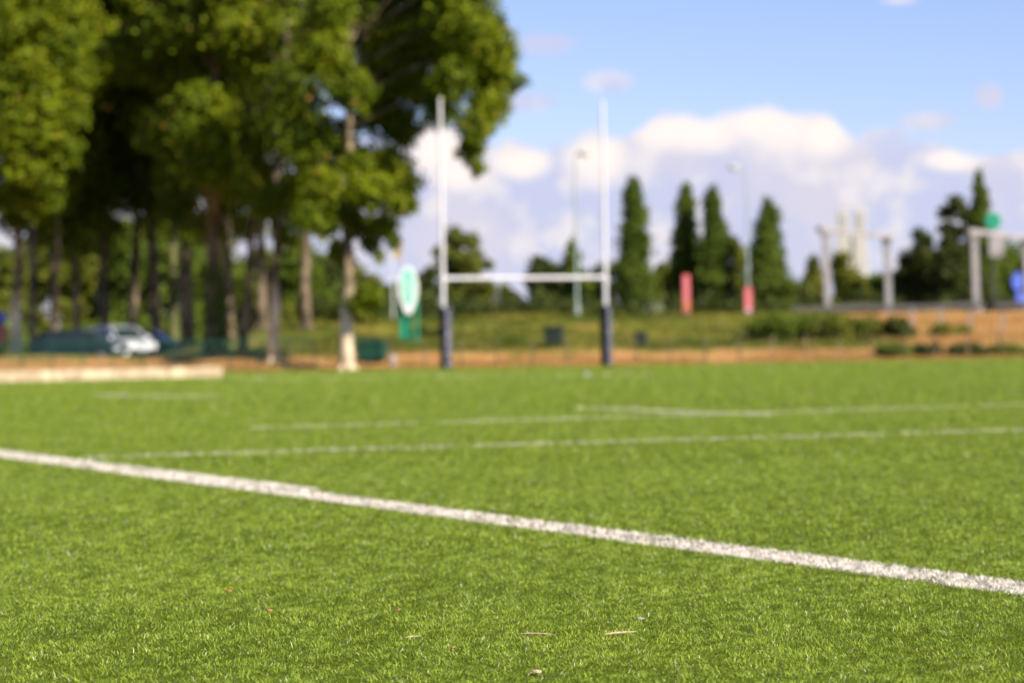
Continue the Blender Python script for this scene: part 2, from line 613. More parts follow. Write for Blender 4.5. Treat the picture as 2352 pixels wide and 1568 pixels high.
def blade_arrays(x, y, z, L, w, seed, flat=1.0):
    r = np.random.default_rng(seed)
    n = len(x)
    # matted fibres: neighbours lean much the same way, in swirls a few cm across
    sw = 2.2 * np.sin(x * 19 + 1.7 * np.sin(y * 23)) + 2.2 * np.cos(y * 17 + 1.9 * np.sin(x * 13 + 1)) + 1.3 * np.sin(x * 47 - y * 41)
    th = sw + r.normal(0, 0.75, n)          # lean direction
    ph = r.uniform(0, 2 * PI, n)            # blade facing
    lean = np.clip(np.abs(r.normal(1.22, 0.34, n)) * flat, 0.05, 1.5)
    L = L * r.uniform(0.55, 1.35, n)
    w = w * r.uniform(0.7, 1.3, n)
    bx, by = np.cos(ph) * w / 2, np.sin(ph) * w / 2
    lx, ly = np.cos(th), np.sin(th)
    m1 = lean * 0.6
    mx = lx * np.sin(m1) * L * 0.55
    my = ly * np.sin(m1) * L * 0.55
    mz = np.cos(m1) * L * 0.55
    m2 = np.clip(lean * 1.35, 0, 1.75)
    tx = mx + lx * np.sin(m2) * L * 0.5
    ty = my + ly * np.sin(m2) * L * 0.5
    tz = np.maximum(mz + np.cos(m2) * L * 0.5, 0.002)
    V = np.empty((n, 5, 3))
    V[:, 0] = np.stack([x - bx, y - by, z], 1)
    V[:, 1] = np.stack([x + bx, y + by, z], 1)
    V[:, 2] = np.stack([x + mx + bx * .9, y + my + by * .9, z + mz], 1)
    V[:, 3] = np.stack([x + mx - bx * .9, y + my - by * .9, z + mz], 1)
    V[:, 4] = np.stack([x + tx, y + ty, z + tz], 1)
    i = np.arange(n)[:, None] * 5
    F4 = i + np.array([[0, 1, 2, 3]])
    F3 = i + np.array([[3, 2, 4]])
    # clumpy colour: soft patches plus a per-blade roll
    patch = 0.5 + 0.25 * np.sin(x * 3.1 + np.sin(y * 2.3) * 2) + 0.25 * np.sin(y * 4.3 + np.sin(x * 3.7) * 2)
    rv = np.clip(r.uniform(0, 1, n) * 0.8 + patch * 0.14, 0, 0.925)
    rv = np.where(r.uniform(0, 1, n) < 0.02, 1.0, rv)
    return V.reshape(-1, 3), F4, F3, np.repeat(rv, 5)


class Line:
    def __init__(s, name, label, pts, width, faint):
        s.name, s.label, s.pts, s.w, s.faint = name, label, np.array(pts, float), width, faint

    def inside(s, x, y, pad=0.0):
        m = np.zeros(len(x), bool)
        for a, b in zip(s.pts[:-1], s.pts[1:]):
            d = b - a
            L2 = (d ** 2).sum()
            t = np.clip(((x - a[0]) * d[0] + (y - a[1]) * d[1]) / L2, 0, 1)
            dd = np.hypot(x - a[0] - t * d[0], y - a[1] - t * d[1])
            m |= dd < s.w / 2 + pad
        return m


def gl(pts):
    return [tuple(ground(u, v))[:2] for u, v in pts]


def ext(pts, k0, k1):
    """lengthen a line at both ends by metres k0, k1"""
    a, b = Vector(pts[0]), Vector(pts[1])
    d = (a - b).normalized()
    a2 = a + d * k0
    c, e = Vector(pts[-1]), Vector(pts[-2])
    d = (c - e).normalized()
    c2 = c + d * k1
    return [tuple(a2)] + [tuple(p) for p in pts[1:-1]] + [tuple(c2)]


LINES = [
    Line('touch_line', 'broad white line running diagonally across the near turf', ext(gl([(0, 1046), (2352, 1357)]), 20, 3), 0.24, 0.0),
    Line('touch_line', 'short white line end laid along the far side of the diagonal line', ext(gl([(30, 1042), (712, 1127)]), 3, 0), 0.12, 0.0),
    Line('pitch_line', 'thin worn white line crossing the pitch just behind the diagonal line', ext(gl([(215, 1052), (1300, 1019), (2352, 989)]), 0, 20), 0.14, 0.2),
    Line('pitch_line', 'faint white line crossing the middle of the pitch', ext(gl([(590, 984), (1500, 957), (2352, 930)]), 0, 20), 0.18, 0.3),
    Line('pitch_line', 'curved white arc meeting the faint middle line', gl([(1335, 938), (1420, 940), (1520, 945), (1630, 950), (1760, 953)]), 0.22, 0.3),
    Line('pitch_line', 'short faint white line segment on the left of the pitch', gl([(228, 909), (492, 912)]), 0.40, 0.4),
    Line('pitch_line', 'faint white line near the foot of the goal posts', gl([(480, 872), (1480, 861)]), 0.45, 0.4),
]

bands = [  # y0, y1, per m2, length, width
    (4.3, 8.6, 36000, 0.0150, 0.0013),
    (8.6, 14.5, 15000, 0.0170, 0.0021),
    (14.5, 27.0, 3800, 0.0190, 0.0040),
    (27.0, 50.0, 700, 0.028, 0.009),
    (50.0, 84.5, 260, 0.032, 0.016),
]
GV, G4, G3, GR = [], [], [], []
LV = {i: ([], [], [], []) for i in range(len(LINES))}
off = 0
loff = {i: 0 for i in LV}
jobs = [(bi, b, 0) for bi, b in enumerate(bands)] + [(bi, b, 1) for bi, b in enumerate(bands[:4])]
for bi, (y0, y1, dn, L, w), outer in jobs:
    mx = 0.30 + 0.08 * y1
    if outer:
        dn, w, L = dn * 0.42, w * 1.7, L * 1.15
        mx_in, mx = mx, max(3.4, mx + 1.2)
    n = int(dn * (y1 - y0) * (0.446 * (y0 + y1) / 2 + 2 * mx))
    y = rng.uniform(y0, y1, int(n * 1.6))
    x = rng.uniform(-1, 1, len(y)) * (0.223 * y1 + mx)
    ok = np.abs(x) < 0.223 * y + mx
    if outer:
        ok &= np.abs(x) >= 0.223 * y + mx_in
    x, y = x[ok], y[ok]
    ok = (y - SL * x) < QE - 0.05
    x, y = (x[ok], y[ok]) if outer else (x[ok][:n], y[ok][:n])
    if bi < 2:
        hole = np.sin(x * 9.1 + 1.3 * np.sin(y * 7.7)) * np.sin(y * 8.3 + 1.1 * np.sin(x * 6.1)) + .5 * np.sin(x * 31 + 2 * np.sin(y * 27)) * np.sin(y * 29)
        kp = rng.uniform(0, 1, len(x)) > np.clip((hole - .40) * 1.1, 0, .75)
        x, y = x[kp], y[kp]
    jx = rng.normal(0, 0.008, len(x))
    grn = np.ones(len(x), bool)
    for i, ln in enumerate(LINES):
        ins = ln.inside(x + jx, y + jx[::-1])
        keep = ins & (rng.uniform(0, 1, len(x)) > ln.faint) & grn
        # gaps of wear along the worn lines
        if ln.faint:
            wear = np.sin(x * 2.1 + i) + np.sin(x * 5.3 + 2 * i) > 1.7
            keep &= ~(wear & (rng.uniform(0, 1, len(x)) < .6))
        grn &= ~keep
        if keep.any():
            V, F4, F3, R = blade_arrays(x[keep], y[keep], rng.uniform(-.001, .009, keep.sum()), L * 1.05, w * 1.1, 100 + bi * 10 + i)
            A = LV[i]
            A[0].append(V); A[1].append(F4 + loff[i]); A[2].append(F3 + loff[i]); A[3].append(R)
            loff[i] += len(V)
    V, F4, F3, R = blade_arrays(x[grn], y[grn], rng.uniform(-.002, .008, grn.sum()), L, w, 50 + bi)
    GV.append(V); G4.append(F4 + off); G3.append(F3 + off); GR.append(R)
    off += len(V)
o = npmesh('grass', np.concatenate(GV), [np.concatenate(G4), np.concatenate(G3)], M['turf'], np.concatenate(GR))
tag(o, 'short green artificial grass of the pitch', 'grass', kind='stuff')
for i, ln in enumerate(LINES):
    A = LV[i]
    if A[0]:
        o = npmesh(ln.name, np.concatenate(A[0]), [np.concatenate(A[1]), np.concatenate(A[2])], M['line_turf'], np.clip(np.concatenate(A[3]), 0, 0.9))
        o['label'] = ln.label
        o['kind'] = 'structure'

# rough dry grass along the bank
n = 60000
x = rng.uniform(-26, 28, n)
q = QE + 0.1 + rng.uniform(0, 1, n) ** 1.3 * 5.2
ql = 4.0 + 1.3 * np.sin(x * .55 + 1) + 0.9 * np.sin(x * 1.37) + .5 * np.sin(x * 3.1)
ok = q - QE < ql
x, q = x[ok], q[ok]
n = len(x)
y = q + SL * x
M['dry'] = leafmat('dry_blade', (0.30, 0.140, 0.042), (0.50, 0.28, 0.11), (0.16, 0.19, 0.03), rough=0.8, transl=0.2, spec=0.1)
V, F4, F3, R = blade_arrays(x, y, H(x, y) - 0.03, 0.13, 0.02, 900, flat=0.8)
pt = np.sin(x * 1.1 + 2 * np.sin(y * .7)) + np.sin(x * 2.7 + y)
R = np.where(rng.uniform(0, 1, n) < 0.10 + .45 * (pt > 1.1), 1.0, R[::5]).repeat(5)
o = npmesh('dry_grass', V, [F4, F3], M['dry'], R)
tag(o, 'dry orange grass on the low bank behind the pitch', 'grass', kind='stuff')
n = 42000
x = rng.uniform(-10, 15.3, n)
q = 84.5 + rng.uniform(0, 1, n) * 27
y = q + SL * x
M['slope'] = leafmat('slope_blade', (0.050, 0.070, 0.008), (0.25, 0.22, 0.022), (0.33, 0.22, 0.08), rough=0.8, transl=0.2, spec=0.1)
V, F4, F3, R = blade_arrays(x, y, H(x, y) - 0.03, 0.20, 0.03, 901, flat=0.8)
pt = np.sin(x * .62 + 1.5 * np.sin(y * .31)) + np.sin(y * .47 + 1.2 * np.sin(x * .53 + 2)) + .6 * np.sin(x * 1.7 + y * .9)
R = np.clip(.30 + .20 * np.clip(pt, -2, 2) + rng.uniform(-.25, .25, n), 0, .92)
R = np.where(rng.uniform(0, 1, n) < .04 + .25 * (pt > 1.3), 1.0, R).repeat(5)
o = npmesh('meadow_grass', V, [F4, F3], M['slope'], R)
tag(o, 'yellow green rough grass on the embankment slope', 'grass', kind='stuff')


# ------------------------------------------------------------------ foliage
def leaves(name, clumps, mat, n, size, parent=None, seed=1, up=0.25, power=0.45, flatn=0.0):
    """clumps: (cx, cy, cz, rx, ry, rz[, weight]); n leaves shared out by surface"""
    r = np.random.default_rng(seed)
    C = np.array([c[:6] for c in clumps], float)
    wts = (C[:, 3] * C[:, 5])
    wts = wts / wts.sum()
    idx = r.choice(len(C), n, p=wts)
    d = r.normal(size=(n, 3))
    d /= np.linalg.norm(d, axis=1)[:, None]
    rad = r.uniform(0, 1, n) ** power
    # lumpy surface: radius modulated by direction
    lump = 1 + 0.28 * np.sin(d[:, 0] * 5 + idx * 1.7) * np.cos(d[:, 2] * 6 + idx) + 0.15 * np.sin(d[:, 1] * 11 + idx * 2.1)
    P = C[idx, :3] + d * C[idx, 3:6] * (rad * lump)[:, None]
    P += r.normal(0, 0.4 * size, (n, 3))
    nr = d * 0.7 + r.normal(0, 0.7, (n, 3)) + np.array([0, 0, up])
    nr /= np.linalg.norm(nr, axis=1)[:, None]
    t = np.cross(nr, r.normal(size=(n, 3)))
    t /= np.linalg.norm(t, axis=1)[:, None] + 1e-9
    b = np.cross(nr, t)
    s = size * r.uniform(0.6, 1.4, n)[:, None]
    V = np.stack([P - t * s * .5, P + b * s * .38, P + t * s * .55, P - b * s * .38], 1).reshape(-1, 3)
    F = np.arange(n * 4).reshape(n, 4)
    cl = 0.5 + 0.5 * np.sin(idx * 2.39)
    rv = np.clip(0.62 * r.uniform(0, 1, n) + 0.32 * cl, 0, 0.92)
    rv = np.where(r.uniform(0, 1, n) < 0.02, 1.0, rv)
    return npmesh(name, V, F, mat, np.repeat(rv, 4), parent)


def env_clumps(r, n, c, R, rc, low=-1.0, shell=0.5):
    """n clumps in an ellipsoid c, R"""
    out = []
    while len(out) < n:
        d = r.normal(size=3)
        d /= np.linalg.norm(d)
        k = r.uniform(shell, 1) ** 0.7
        p = d * k
        if p[2] < low:
            continue
        q = rc * r.uniform(0.65, 1.35)
        out.append((c[0] + p[0] * R[0], c[1] + p[1] * R[1], c[2] + p[2] * R[2], q * r.uniform(.8, 1.25), q, q * r.uniform(.65, 1.05)))
    return out


def limbs(mb, r, base, top, r0, r1, bend=0.3, n=9):
    base, top = Vector(base), Vector(top)
    pts, rad = [], []
    ax = Vector((r.uniform(-1, 1), r.uniform(-1, 1), 0)) * bend
    for i in range(n):
        t = i / (n - 1)
        p = base.lerp(top, t) + ax * math.sin(t * PI) + Vector((r.normal(0, .03), r.normal(0, .03), 0)) * (i > 0)
        pts.append(p)
        rad.append((r0 + (r1 - r0) * t ** 0.8) * (1 + 0.30 * math.exp(-t * (top - base).length / 0.35)))
    mb.tube(pts, rad, n=9)
    return pts


def big_tree(label, u, y, rad, u_top, clumps, mat='plane_leaf', bark='bark', nleaf=16000, size=0.26, seed=1, height=15.0, ivy=0.0, limbs_n=7, group='plane trees in the row behind the fence', cat='tree', burr=None):
    x = (u - 1176) / FP * y
    z = Hs(x, y) - 0.05
    rad *= 1.18
    t = empty('plane_tree', (x, y, z), label, cat, group)
    r = np.random.default_rng(seed)
    mb = MB()
    xt = (u_top - u) / FP * y + ROLL * 10
    pts = limbs(mb, r, (0, 0, 0), (xt, r.uniform(-.5, .5), height * 0.8), rad, rad * 0.42, bend=0.18, n=14)
    # roots flare
    for k in range(5):
        a = k * 1.256 + r.uniform(0, .6)
        mb.tube([(0, 0, 0.45), (math.cos(a) * rad * 1.3, math.sin(a) * rad * 1.3, 0.10), (math.cos(a) * rad * 1.9, math.sin(a) * rad * 1.9, -0.1)], [rad * .45, rad * .34, rad * .10], n=6)
    # boughs out to the leaf clumps
    cl = sorted(clumps, key=lambda c: -c[3])[:limbs_n * 2]
    for c in cl:
        tz = min(max(c[2] - 1.8, 3.0), height * 0.75)
        i = min(range(len(pts)), key=lambda i: abs(pts[i].z - tz))
        p0 = pts[i]
        p2 = Vector(c[:3])
        pm = p0.lerp(p2, .5) + Vector((0, 0, 0.25))
        mb.tube([p0, pm, p2], [rad * .3, rad * .18, rad * .05], n=6)
    mb.build('trunk', M[bark], t, smooth=True)
    leaves('crown', clumps, M[mat], nleaf, size, t, seed=seed + 5)
    if ivy:
        ic = [(rad * .35 * (1.4 - k / ivy) + r.normal(0, .03), -rad * .35 + r.normal(0, .05), k, rad * 1.25, rad * 1.1, 0.35) for k in np.arange(0.1, ivy, 0.3)]
        leaves('ivy', ic, M['ivy_leaf'], int(900 * ivy), 0.10, t, seed=seed + 9, power=0.15)
    return t


def uvclumps(lst, y, origin, r, dy=1.5):
    """list of (u, v, radius_px) -> clumps local to the tree's own base, spread in depth"""
    out = []
    ox, oy, oz = origin
    for c in lst:
        u, v, rp = c[:3]
        yy = y + (c[3] if len(c) > 3 else r.uniform(-dy, dy))
        p = at(u, v, yy)
        R = rp / FP * yy
        out.append((p.x - ox, p.y - oy, p.z - oz, R * r.uniform(.9, 1.15), R * 1.2, R * r.uniform(.8, 1.05)))
    return out


def base_of(u, y):
    x = (u - 1176) / FP * y
    return x, y, Hs(x, y) - 0.05


def high(r, b, n):
    # extra unseen leaf clumps above the picture, added to shade the rows behind
    return [(r.uniform(-3.0, 2.5), r.uniform(3.0, 8.0), r.uniform(13.5, 20.0), r.uniform(1.7, 2.5), r.uniform(1.7, 2.5), r.uniform(1.4, 2.0)) for _ in range(n)]


r = np.random.default_rng(3)
# tree next to the goal: two hanging boughs with a bay of sky between them
c0 = [(1060, 40, 75), (1110, 110, 70), (1135, 170, 60), (1120, 240, 55), (1090, 290, 45), (1080, 340, 34), (1096, 385, 20), (1040, 180, 60), (1000, 90, 70), (960, 200, 60), (1010, 250, 45),
      (900, 120, 70), (860, 250, 60), (920, 290, 55), (890, 380, 55), (925, 420, 40), (920, 470, 38), (880, 520, 40), (850, 560, 26), (850, 440, 55), (800, 200, 60), (770, 330, 60), (740, 430, 55), (700, 330, 60), (690, 430, 45), (820, 380, 45),
      (760, 500, 45), (820, 520, 34), (710, 500, 36), (840, 60, 70), (740, 120, 70), (1075, -60, 90), (960, -60, 90), (870, -40, 80), (760, 10, 60), (1040, -150, 110), (905, 555, 18), (870, 590, 14), (780, 580, 26), (842, 688, 30, -.6), (822, 706, 17, -.6), (857, 680, 22, -.5), (806, 694, 13, -.6), (1070, 110, 60), (1105, 60, 55), (930, 60, 70, 2.4), (905, 180, 60, 2.6), (945, 130, 60, 2.4), (860, 160, 60, 2.6), (985, 30, 60, 2.4)]
b0 = base_of(795, 78)
c0 = [(c[0], c[1], c[2], (c[3] if len(c) > 3 else (r.uniform(0.8, 2.2) if 800 < c[0] < 975 and c[1] < 340 else r.uniform(-2.6, -.8) if c[0] < 800 and c[1] < 260 else r.uniform(-1.8, 1.8)))) for c in c0]
t0c = uvclumps(c0, 78, b0, r, 2.2)
big_tree('plane tree with pale lower trunk standing closest to the rugby goal', 795, 78, 0.20, 800, t0c, nleaf=95000, size=0.165, seed=21, bark='pale_bark', limbs_n=9)
# burst of shoots on its trunk
c1 = [(640, 60, 90), (600, 160, 80), (680, 180, 70), (560, 60, 80), (650, 280, 70), (600, 400, 60), (580, 330, 60), (630, 460, 45), (660, 540, 40), (560, 430, 50), (640, -60, 110), (560, -100, 110), (690, 60, 60), (700, 240, 50), (600, 470, 36)]
b1 = base_of(630, 80.5)
big_tree('plane tree with slim trunk pale only at its foot, second from the goal', 628, 80.5, 0.16, 665, uvclumps(c1, 80.5, b1, r, 2.0) + high(r, b1, 9), nleaf=42000, size=0.19, seed=22, bark='pale_bark')
c2 = [(500, 60, 90), (440, 160, 90), (520, 200, 80), (480, 520, 46), (560, 520, 40), (480, -70, 120), (600, -90, 100), (400, 60, 90), (540, 120, 80)]
b2 = base_of(560, 84)
big_tree('plane tree with thin grey trunk tilting to the right', 558, 84, 0.15, 612, uvclumps(c2, 84, b2, r, 2.5) + high(r, b2, 9), nleaf=32000, size=0.20, seed=23, bark='bark')
c3 = [(450, 240, 56, -3.5), (500, 260, 50, -3.5), (430, 290, 44, -3.8), (480, 330, 60, -3.5), (520, 370, 40, -3.5), (450, 380, 48, -3.5), (500, 400, 40, -3.4), (440, 220, 34, -3.8), (400, 40, 90), (330, 120, 90), (400, 420, 45), (520, 450, 40), (380, 300, 60), (420, -80, 120)]
b3 = base_of(490, 84)
big_tree('thick brown plane tree with green ivy round its foot', 490, 84, 0.30, 498, uvclumps(c3, 84, b3, r, 1.5), nleaf=32000, size=0.175, seed=24, bark='bark', ivy=3.2)
specs = [
    (430, 104, 0.29, 427, 'broad dark grey plane trunk next left of the ivy-clad tree', 'dark_bark', [(400, 100, 100), (440, 220, 80), (420, 480, 45), (400, 380, 60), (350, 250, 90), (380, -40, 130), (440, 540, 34)]),
    (362, 110, 0.27, 350, 'dark plane tree trunk rising behind the bonnet of the white car', 'dark_bark', [(330, 60, 110), (300, 200, 100), (350, 330, 70), (300, 350, 80), (330, -90, 140), (300, 450, 60)]),
    (300, 109, 0.25, 325, 'dark plane tree rising behind the roof of the white car', 'dark_bark', [(260, 60, 120), (270, 200, 100), (260, 330, 90), (230, 430, 60), (280, -90, 140), (330, 450, 40)]),
    (240, 108, 0.22, 228, 'dark plane tree rising behind the middle of the parked cars', 'dark_bark', [(220, 80, 120), (200, 260, 100), (180, 400, 70), (210, -80, 140), (230, 500, 50)]),
    (176, 106, 0.17, 160, 'slim plane tree rising behind the rear of the dark car', 'dark_bark', [(150, 480, 50), (170, 350, 80), (140, 540, 50), (130, 200, 110), (190, 560, 40), (120, -60, 140)]),
    (120, 100, 0.19, 140, 'plane tree with reddish trunk just left of the parked cars', 'dark_bark', [(110, 460, 55), (130, 380, 70), (60, 300, 90), (90, 540, 36), (80, 0, 130), (60, -150, 140)]),
    (74, 98, 0.16, 82, 'slim dark plane tree between the pale trunk and the reddish trunk', 'dark_bark', [(60, 500, 48), (40, 400, 60), (80, 440, 48), (100, 520, 36), (20, 100, 120), (0, -100, 140)]),
]
for e in [(702, 97, 0.20, 690, 'greenish plane trunk filling the gap left of the trunk nearest the goal', 'dark_bark', [(690, 250, 70), (660, 120, 100), (720, 60, 90), (680, 360, 45), (700, 440, 30)]),
          (600, 101, 0.20, 606, 'dim plane trunk just right of the tilting grey trunk', 'dark_bark', [(600, 220, 90), (560, 80, 110), (620, 330, 60), (560, 330, 60), (600, 410, 36)]),
          (525, 103, 0.22, 520, 'dim plane trunk just right of the ivy-clad tree', 'dark_bark', [(500, 150, 110), (460, 50, 120), (520, 300, 70), (480, 430, 46), (540, 400, 40)])]:
    specs.append(e)
specs.append((396, 112, 0.25, 388, 'mossy pale green plane trunk between the darkest trunk and the ivy-clad tree', 'moss_bark', [(380, 60, 90), (390, 200, 70), (400, 330, 50), (380, -80, 120)]))
for k, (u, y, rad, ut, lab, bk, cl) in enumerate(specs):
    b = base_of(u, y)
    cl = cl + [(u + r.uniform(-45, 45), r.uniform(230, 470), r.uniform(45, 70), r.uniform(1, 7)) for _ in range(5)]
    hi = [(r.uniform(-2.8, 2.8), r.uniform(-3.5, 3.5), r.uniform(12.5, 19.5), r.uniform(1.6, 2.4), r.uniform(1.6, 2.4), r.uniform(1.3, 1.9)) for _ in range(9)]
    cl = cl + [(u + r.uniform(-50, 50), v_, r.uniform(22, 36), r.uniform(3, 6)) for v_ in (440, 465, 490, 510, 530)]
    big_tree(lab, u, y, rad, ut, uvclumps(cl, y, b, r, 2.0) + hi, nleaf=27000, size=0.22, seed=30 + k, bark=bk, limbs_n=5)
# leftmost tree: its lit boughs hang in front of the rest of the row
c9 = [(40, 60, 80, -6), (110, 40, 75, -6), (160, 90, 55, -6), (90, 150, 80, -6), (170, 180, 45, -6), (20, 200, 70, -6), (120, 230, 65, -6), (175, 270, 35, -6), (50, 300, 75, -6), (120, 310, 60, -6), (150, 350, 38, -6),
      (60, 390, 55, -6), (105, 400, 45, -6), (20, 440, 50, -5), (70, 460, 40, -5), (30, 500, 36, -4), (-60, 100, 120, -5), (-60, 300, 120, -4), (-80, 460, 80, -3), (150, 0, 70, -6), (60, -60, 110, -5), (175, 130, 40, -6), (-60, -100, 140, -5), (120, 465, 28, -4)]
b = base_of(33, 88)
big_tree('leftmost plane tree with pale foot and bright boughs hanging low', 33, 88, 0.19, 42, uvclumps(c9, 88, b, r, 1.0), nleaf=60000, size=0.17, seed=41, bark='pale_bark', limbs_n=8)


def bush(name, label, u, v, y, ru, rv, mat, n=2500, size=0.16, cat='shrub', seed=5, k=7, group=None):
    """a shrub on the ground at depth y, ru/rv half sizes in frame units"""
    R = ru / FP * y
    Hh = rv / FP * y * 2
    x = at(u, v, y).x
    z = Hs(x, y) - 0.05
    t = empty(name, (x, y, z), label, cat, group)
    rr = np.random.default_rng(seed)
    cl = []
    for i in range(k):
        cl.append((rr.uniform(-.65, .65) * R, rr.uniform(-.5, .5) * R, rr.uniform(.3, .72) * Hh, R * .38, R * .38, Hh * .30))
    cl.append((0, 0, Hh * .3, R * .6, R * .6, Hh * .32))
    mb = MB()
    for i in range(5):
        a = rr.uniform(0, 2 * PI)
        mb.tube([(0, 0, -.05), (math.cos(a) * R * .2, math.sin(a) * R * .2, Hh * .35), (math.cos(a) * R * .5, math.sin(a) * R * .5, Hh * .7)], [.04, .03, .01], n=5)
    mb.build('stem', M['dark_bark'], t)
    leaves('foliage', cl, M[mat], n, size, t, seed=seed)
    return t


def small_tree(name, label, u, vtop, y, wpx, mat, kind='round', n=6000, size=0.35, seed=1, group=None, vbot=None, bark='dark_bark'):
    x = at(u, vtop, y).x
    z = Hs(x, y) - 0.1
    top = at(u, vtop, y).z
    Ht = top - z
    R = wpx / 2 / FP * y
    t = empty(name, (x, y, z), label, 'tree', group)
    rr = np.random.default_rng(seed)
    cl = []
    if kind == 'poplar':
        k = 26
        lean_ = rr.uniform(-.02, .02)
        for i in range(k):
            f = (i + .5) / k
            # spindle: broad low, long tapering tip
            t_ = 1 - f
            prof = min(1.0, 0.82 + f * 1.6) * min(1.0, 0.24 + 0.76 * (t_ / 0.78) ** 0.75) * rr.uniform(.9, 1.08)
            zz = Ht * (0.10 + 0.88 * f)
            a = rr.uniform(0, 2 * PI)
            off_ = R * prof * rr.uniform(0.10, 0.30)
            zz += rr.uniform(-.2, .2)
            q = R * prof * rr.uniform(.72, .86)
            cl.append((math.cos(a) * off_ + lean_ * zz, math.sin(a) * off_, zz, q, q, Ht / k * rr.uniform(1.6, 2.6)))
    elif kind == 'cone':
        k = 18
        for i in range(k):
            f = (i + .5) / k
            prof = max((1 - f) ** 0.8, .12)
            a = rr.uniform(0, 2 * PI)
            cl.append((math.cos(a) * R * prof * .4, math.sin(a) * R * prof * .4, Ht * (.12 + .85 * f), R * prof * .75, R * prof * .75, Ht / k * 1.7))
    elif kind == 'airy':
        cl = env_clumps(rr, 26, (0, 0, Ht * .56), (R * .85, R * .85, Ht * .42), R * .26, shell=.2)
    else:
        cl = env_clumps(rr, 22, (0, 0, Ht * .56), (R * .72, R * .72, Ht * .36), R * .38, shell=.1)
        cl += [(rr.uniform(-.5, .5) * R, rr.uniform(-.5, .5) * R, Ht * .2, R * .45, R * .45, Ht * .16) for _ in range(4)]
    mb = MB()
    r0 = max(0.09, Ht * 0.018)
    pts = limbs(mb, rr, (0, 0, -.1), (rr.uniform(-.2, .2), 0, Ht * .86), r0, r0 * .3, bend=0.12)
    for c in cl[::3]:
        i = min(range(len(pts)), key=lambda i: abs(pts[i].z - (c[2] - R * .3)))
        mb.tube([pts[i], pts[i].lerp(Vector(c[:3]), .6) + Vector((0, 0, .1)), c[:3]], [r0 * .4, r0 * .25, r0 * .08], n=5)
    mb.build('trunk', M[bark], t, smooth=True)
    leaves('crown', cl, M[mat], n, size, t, seed=seed + 3, power=0.5)
    return t


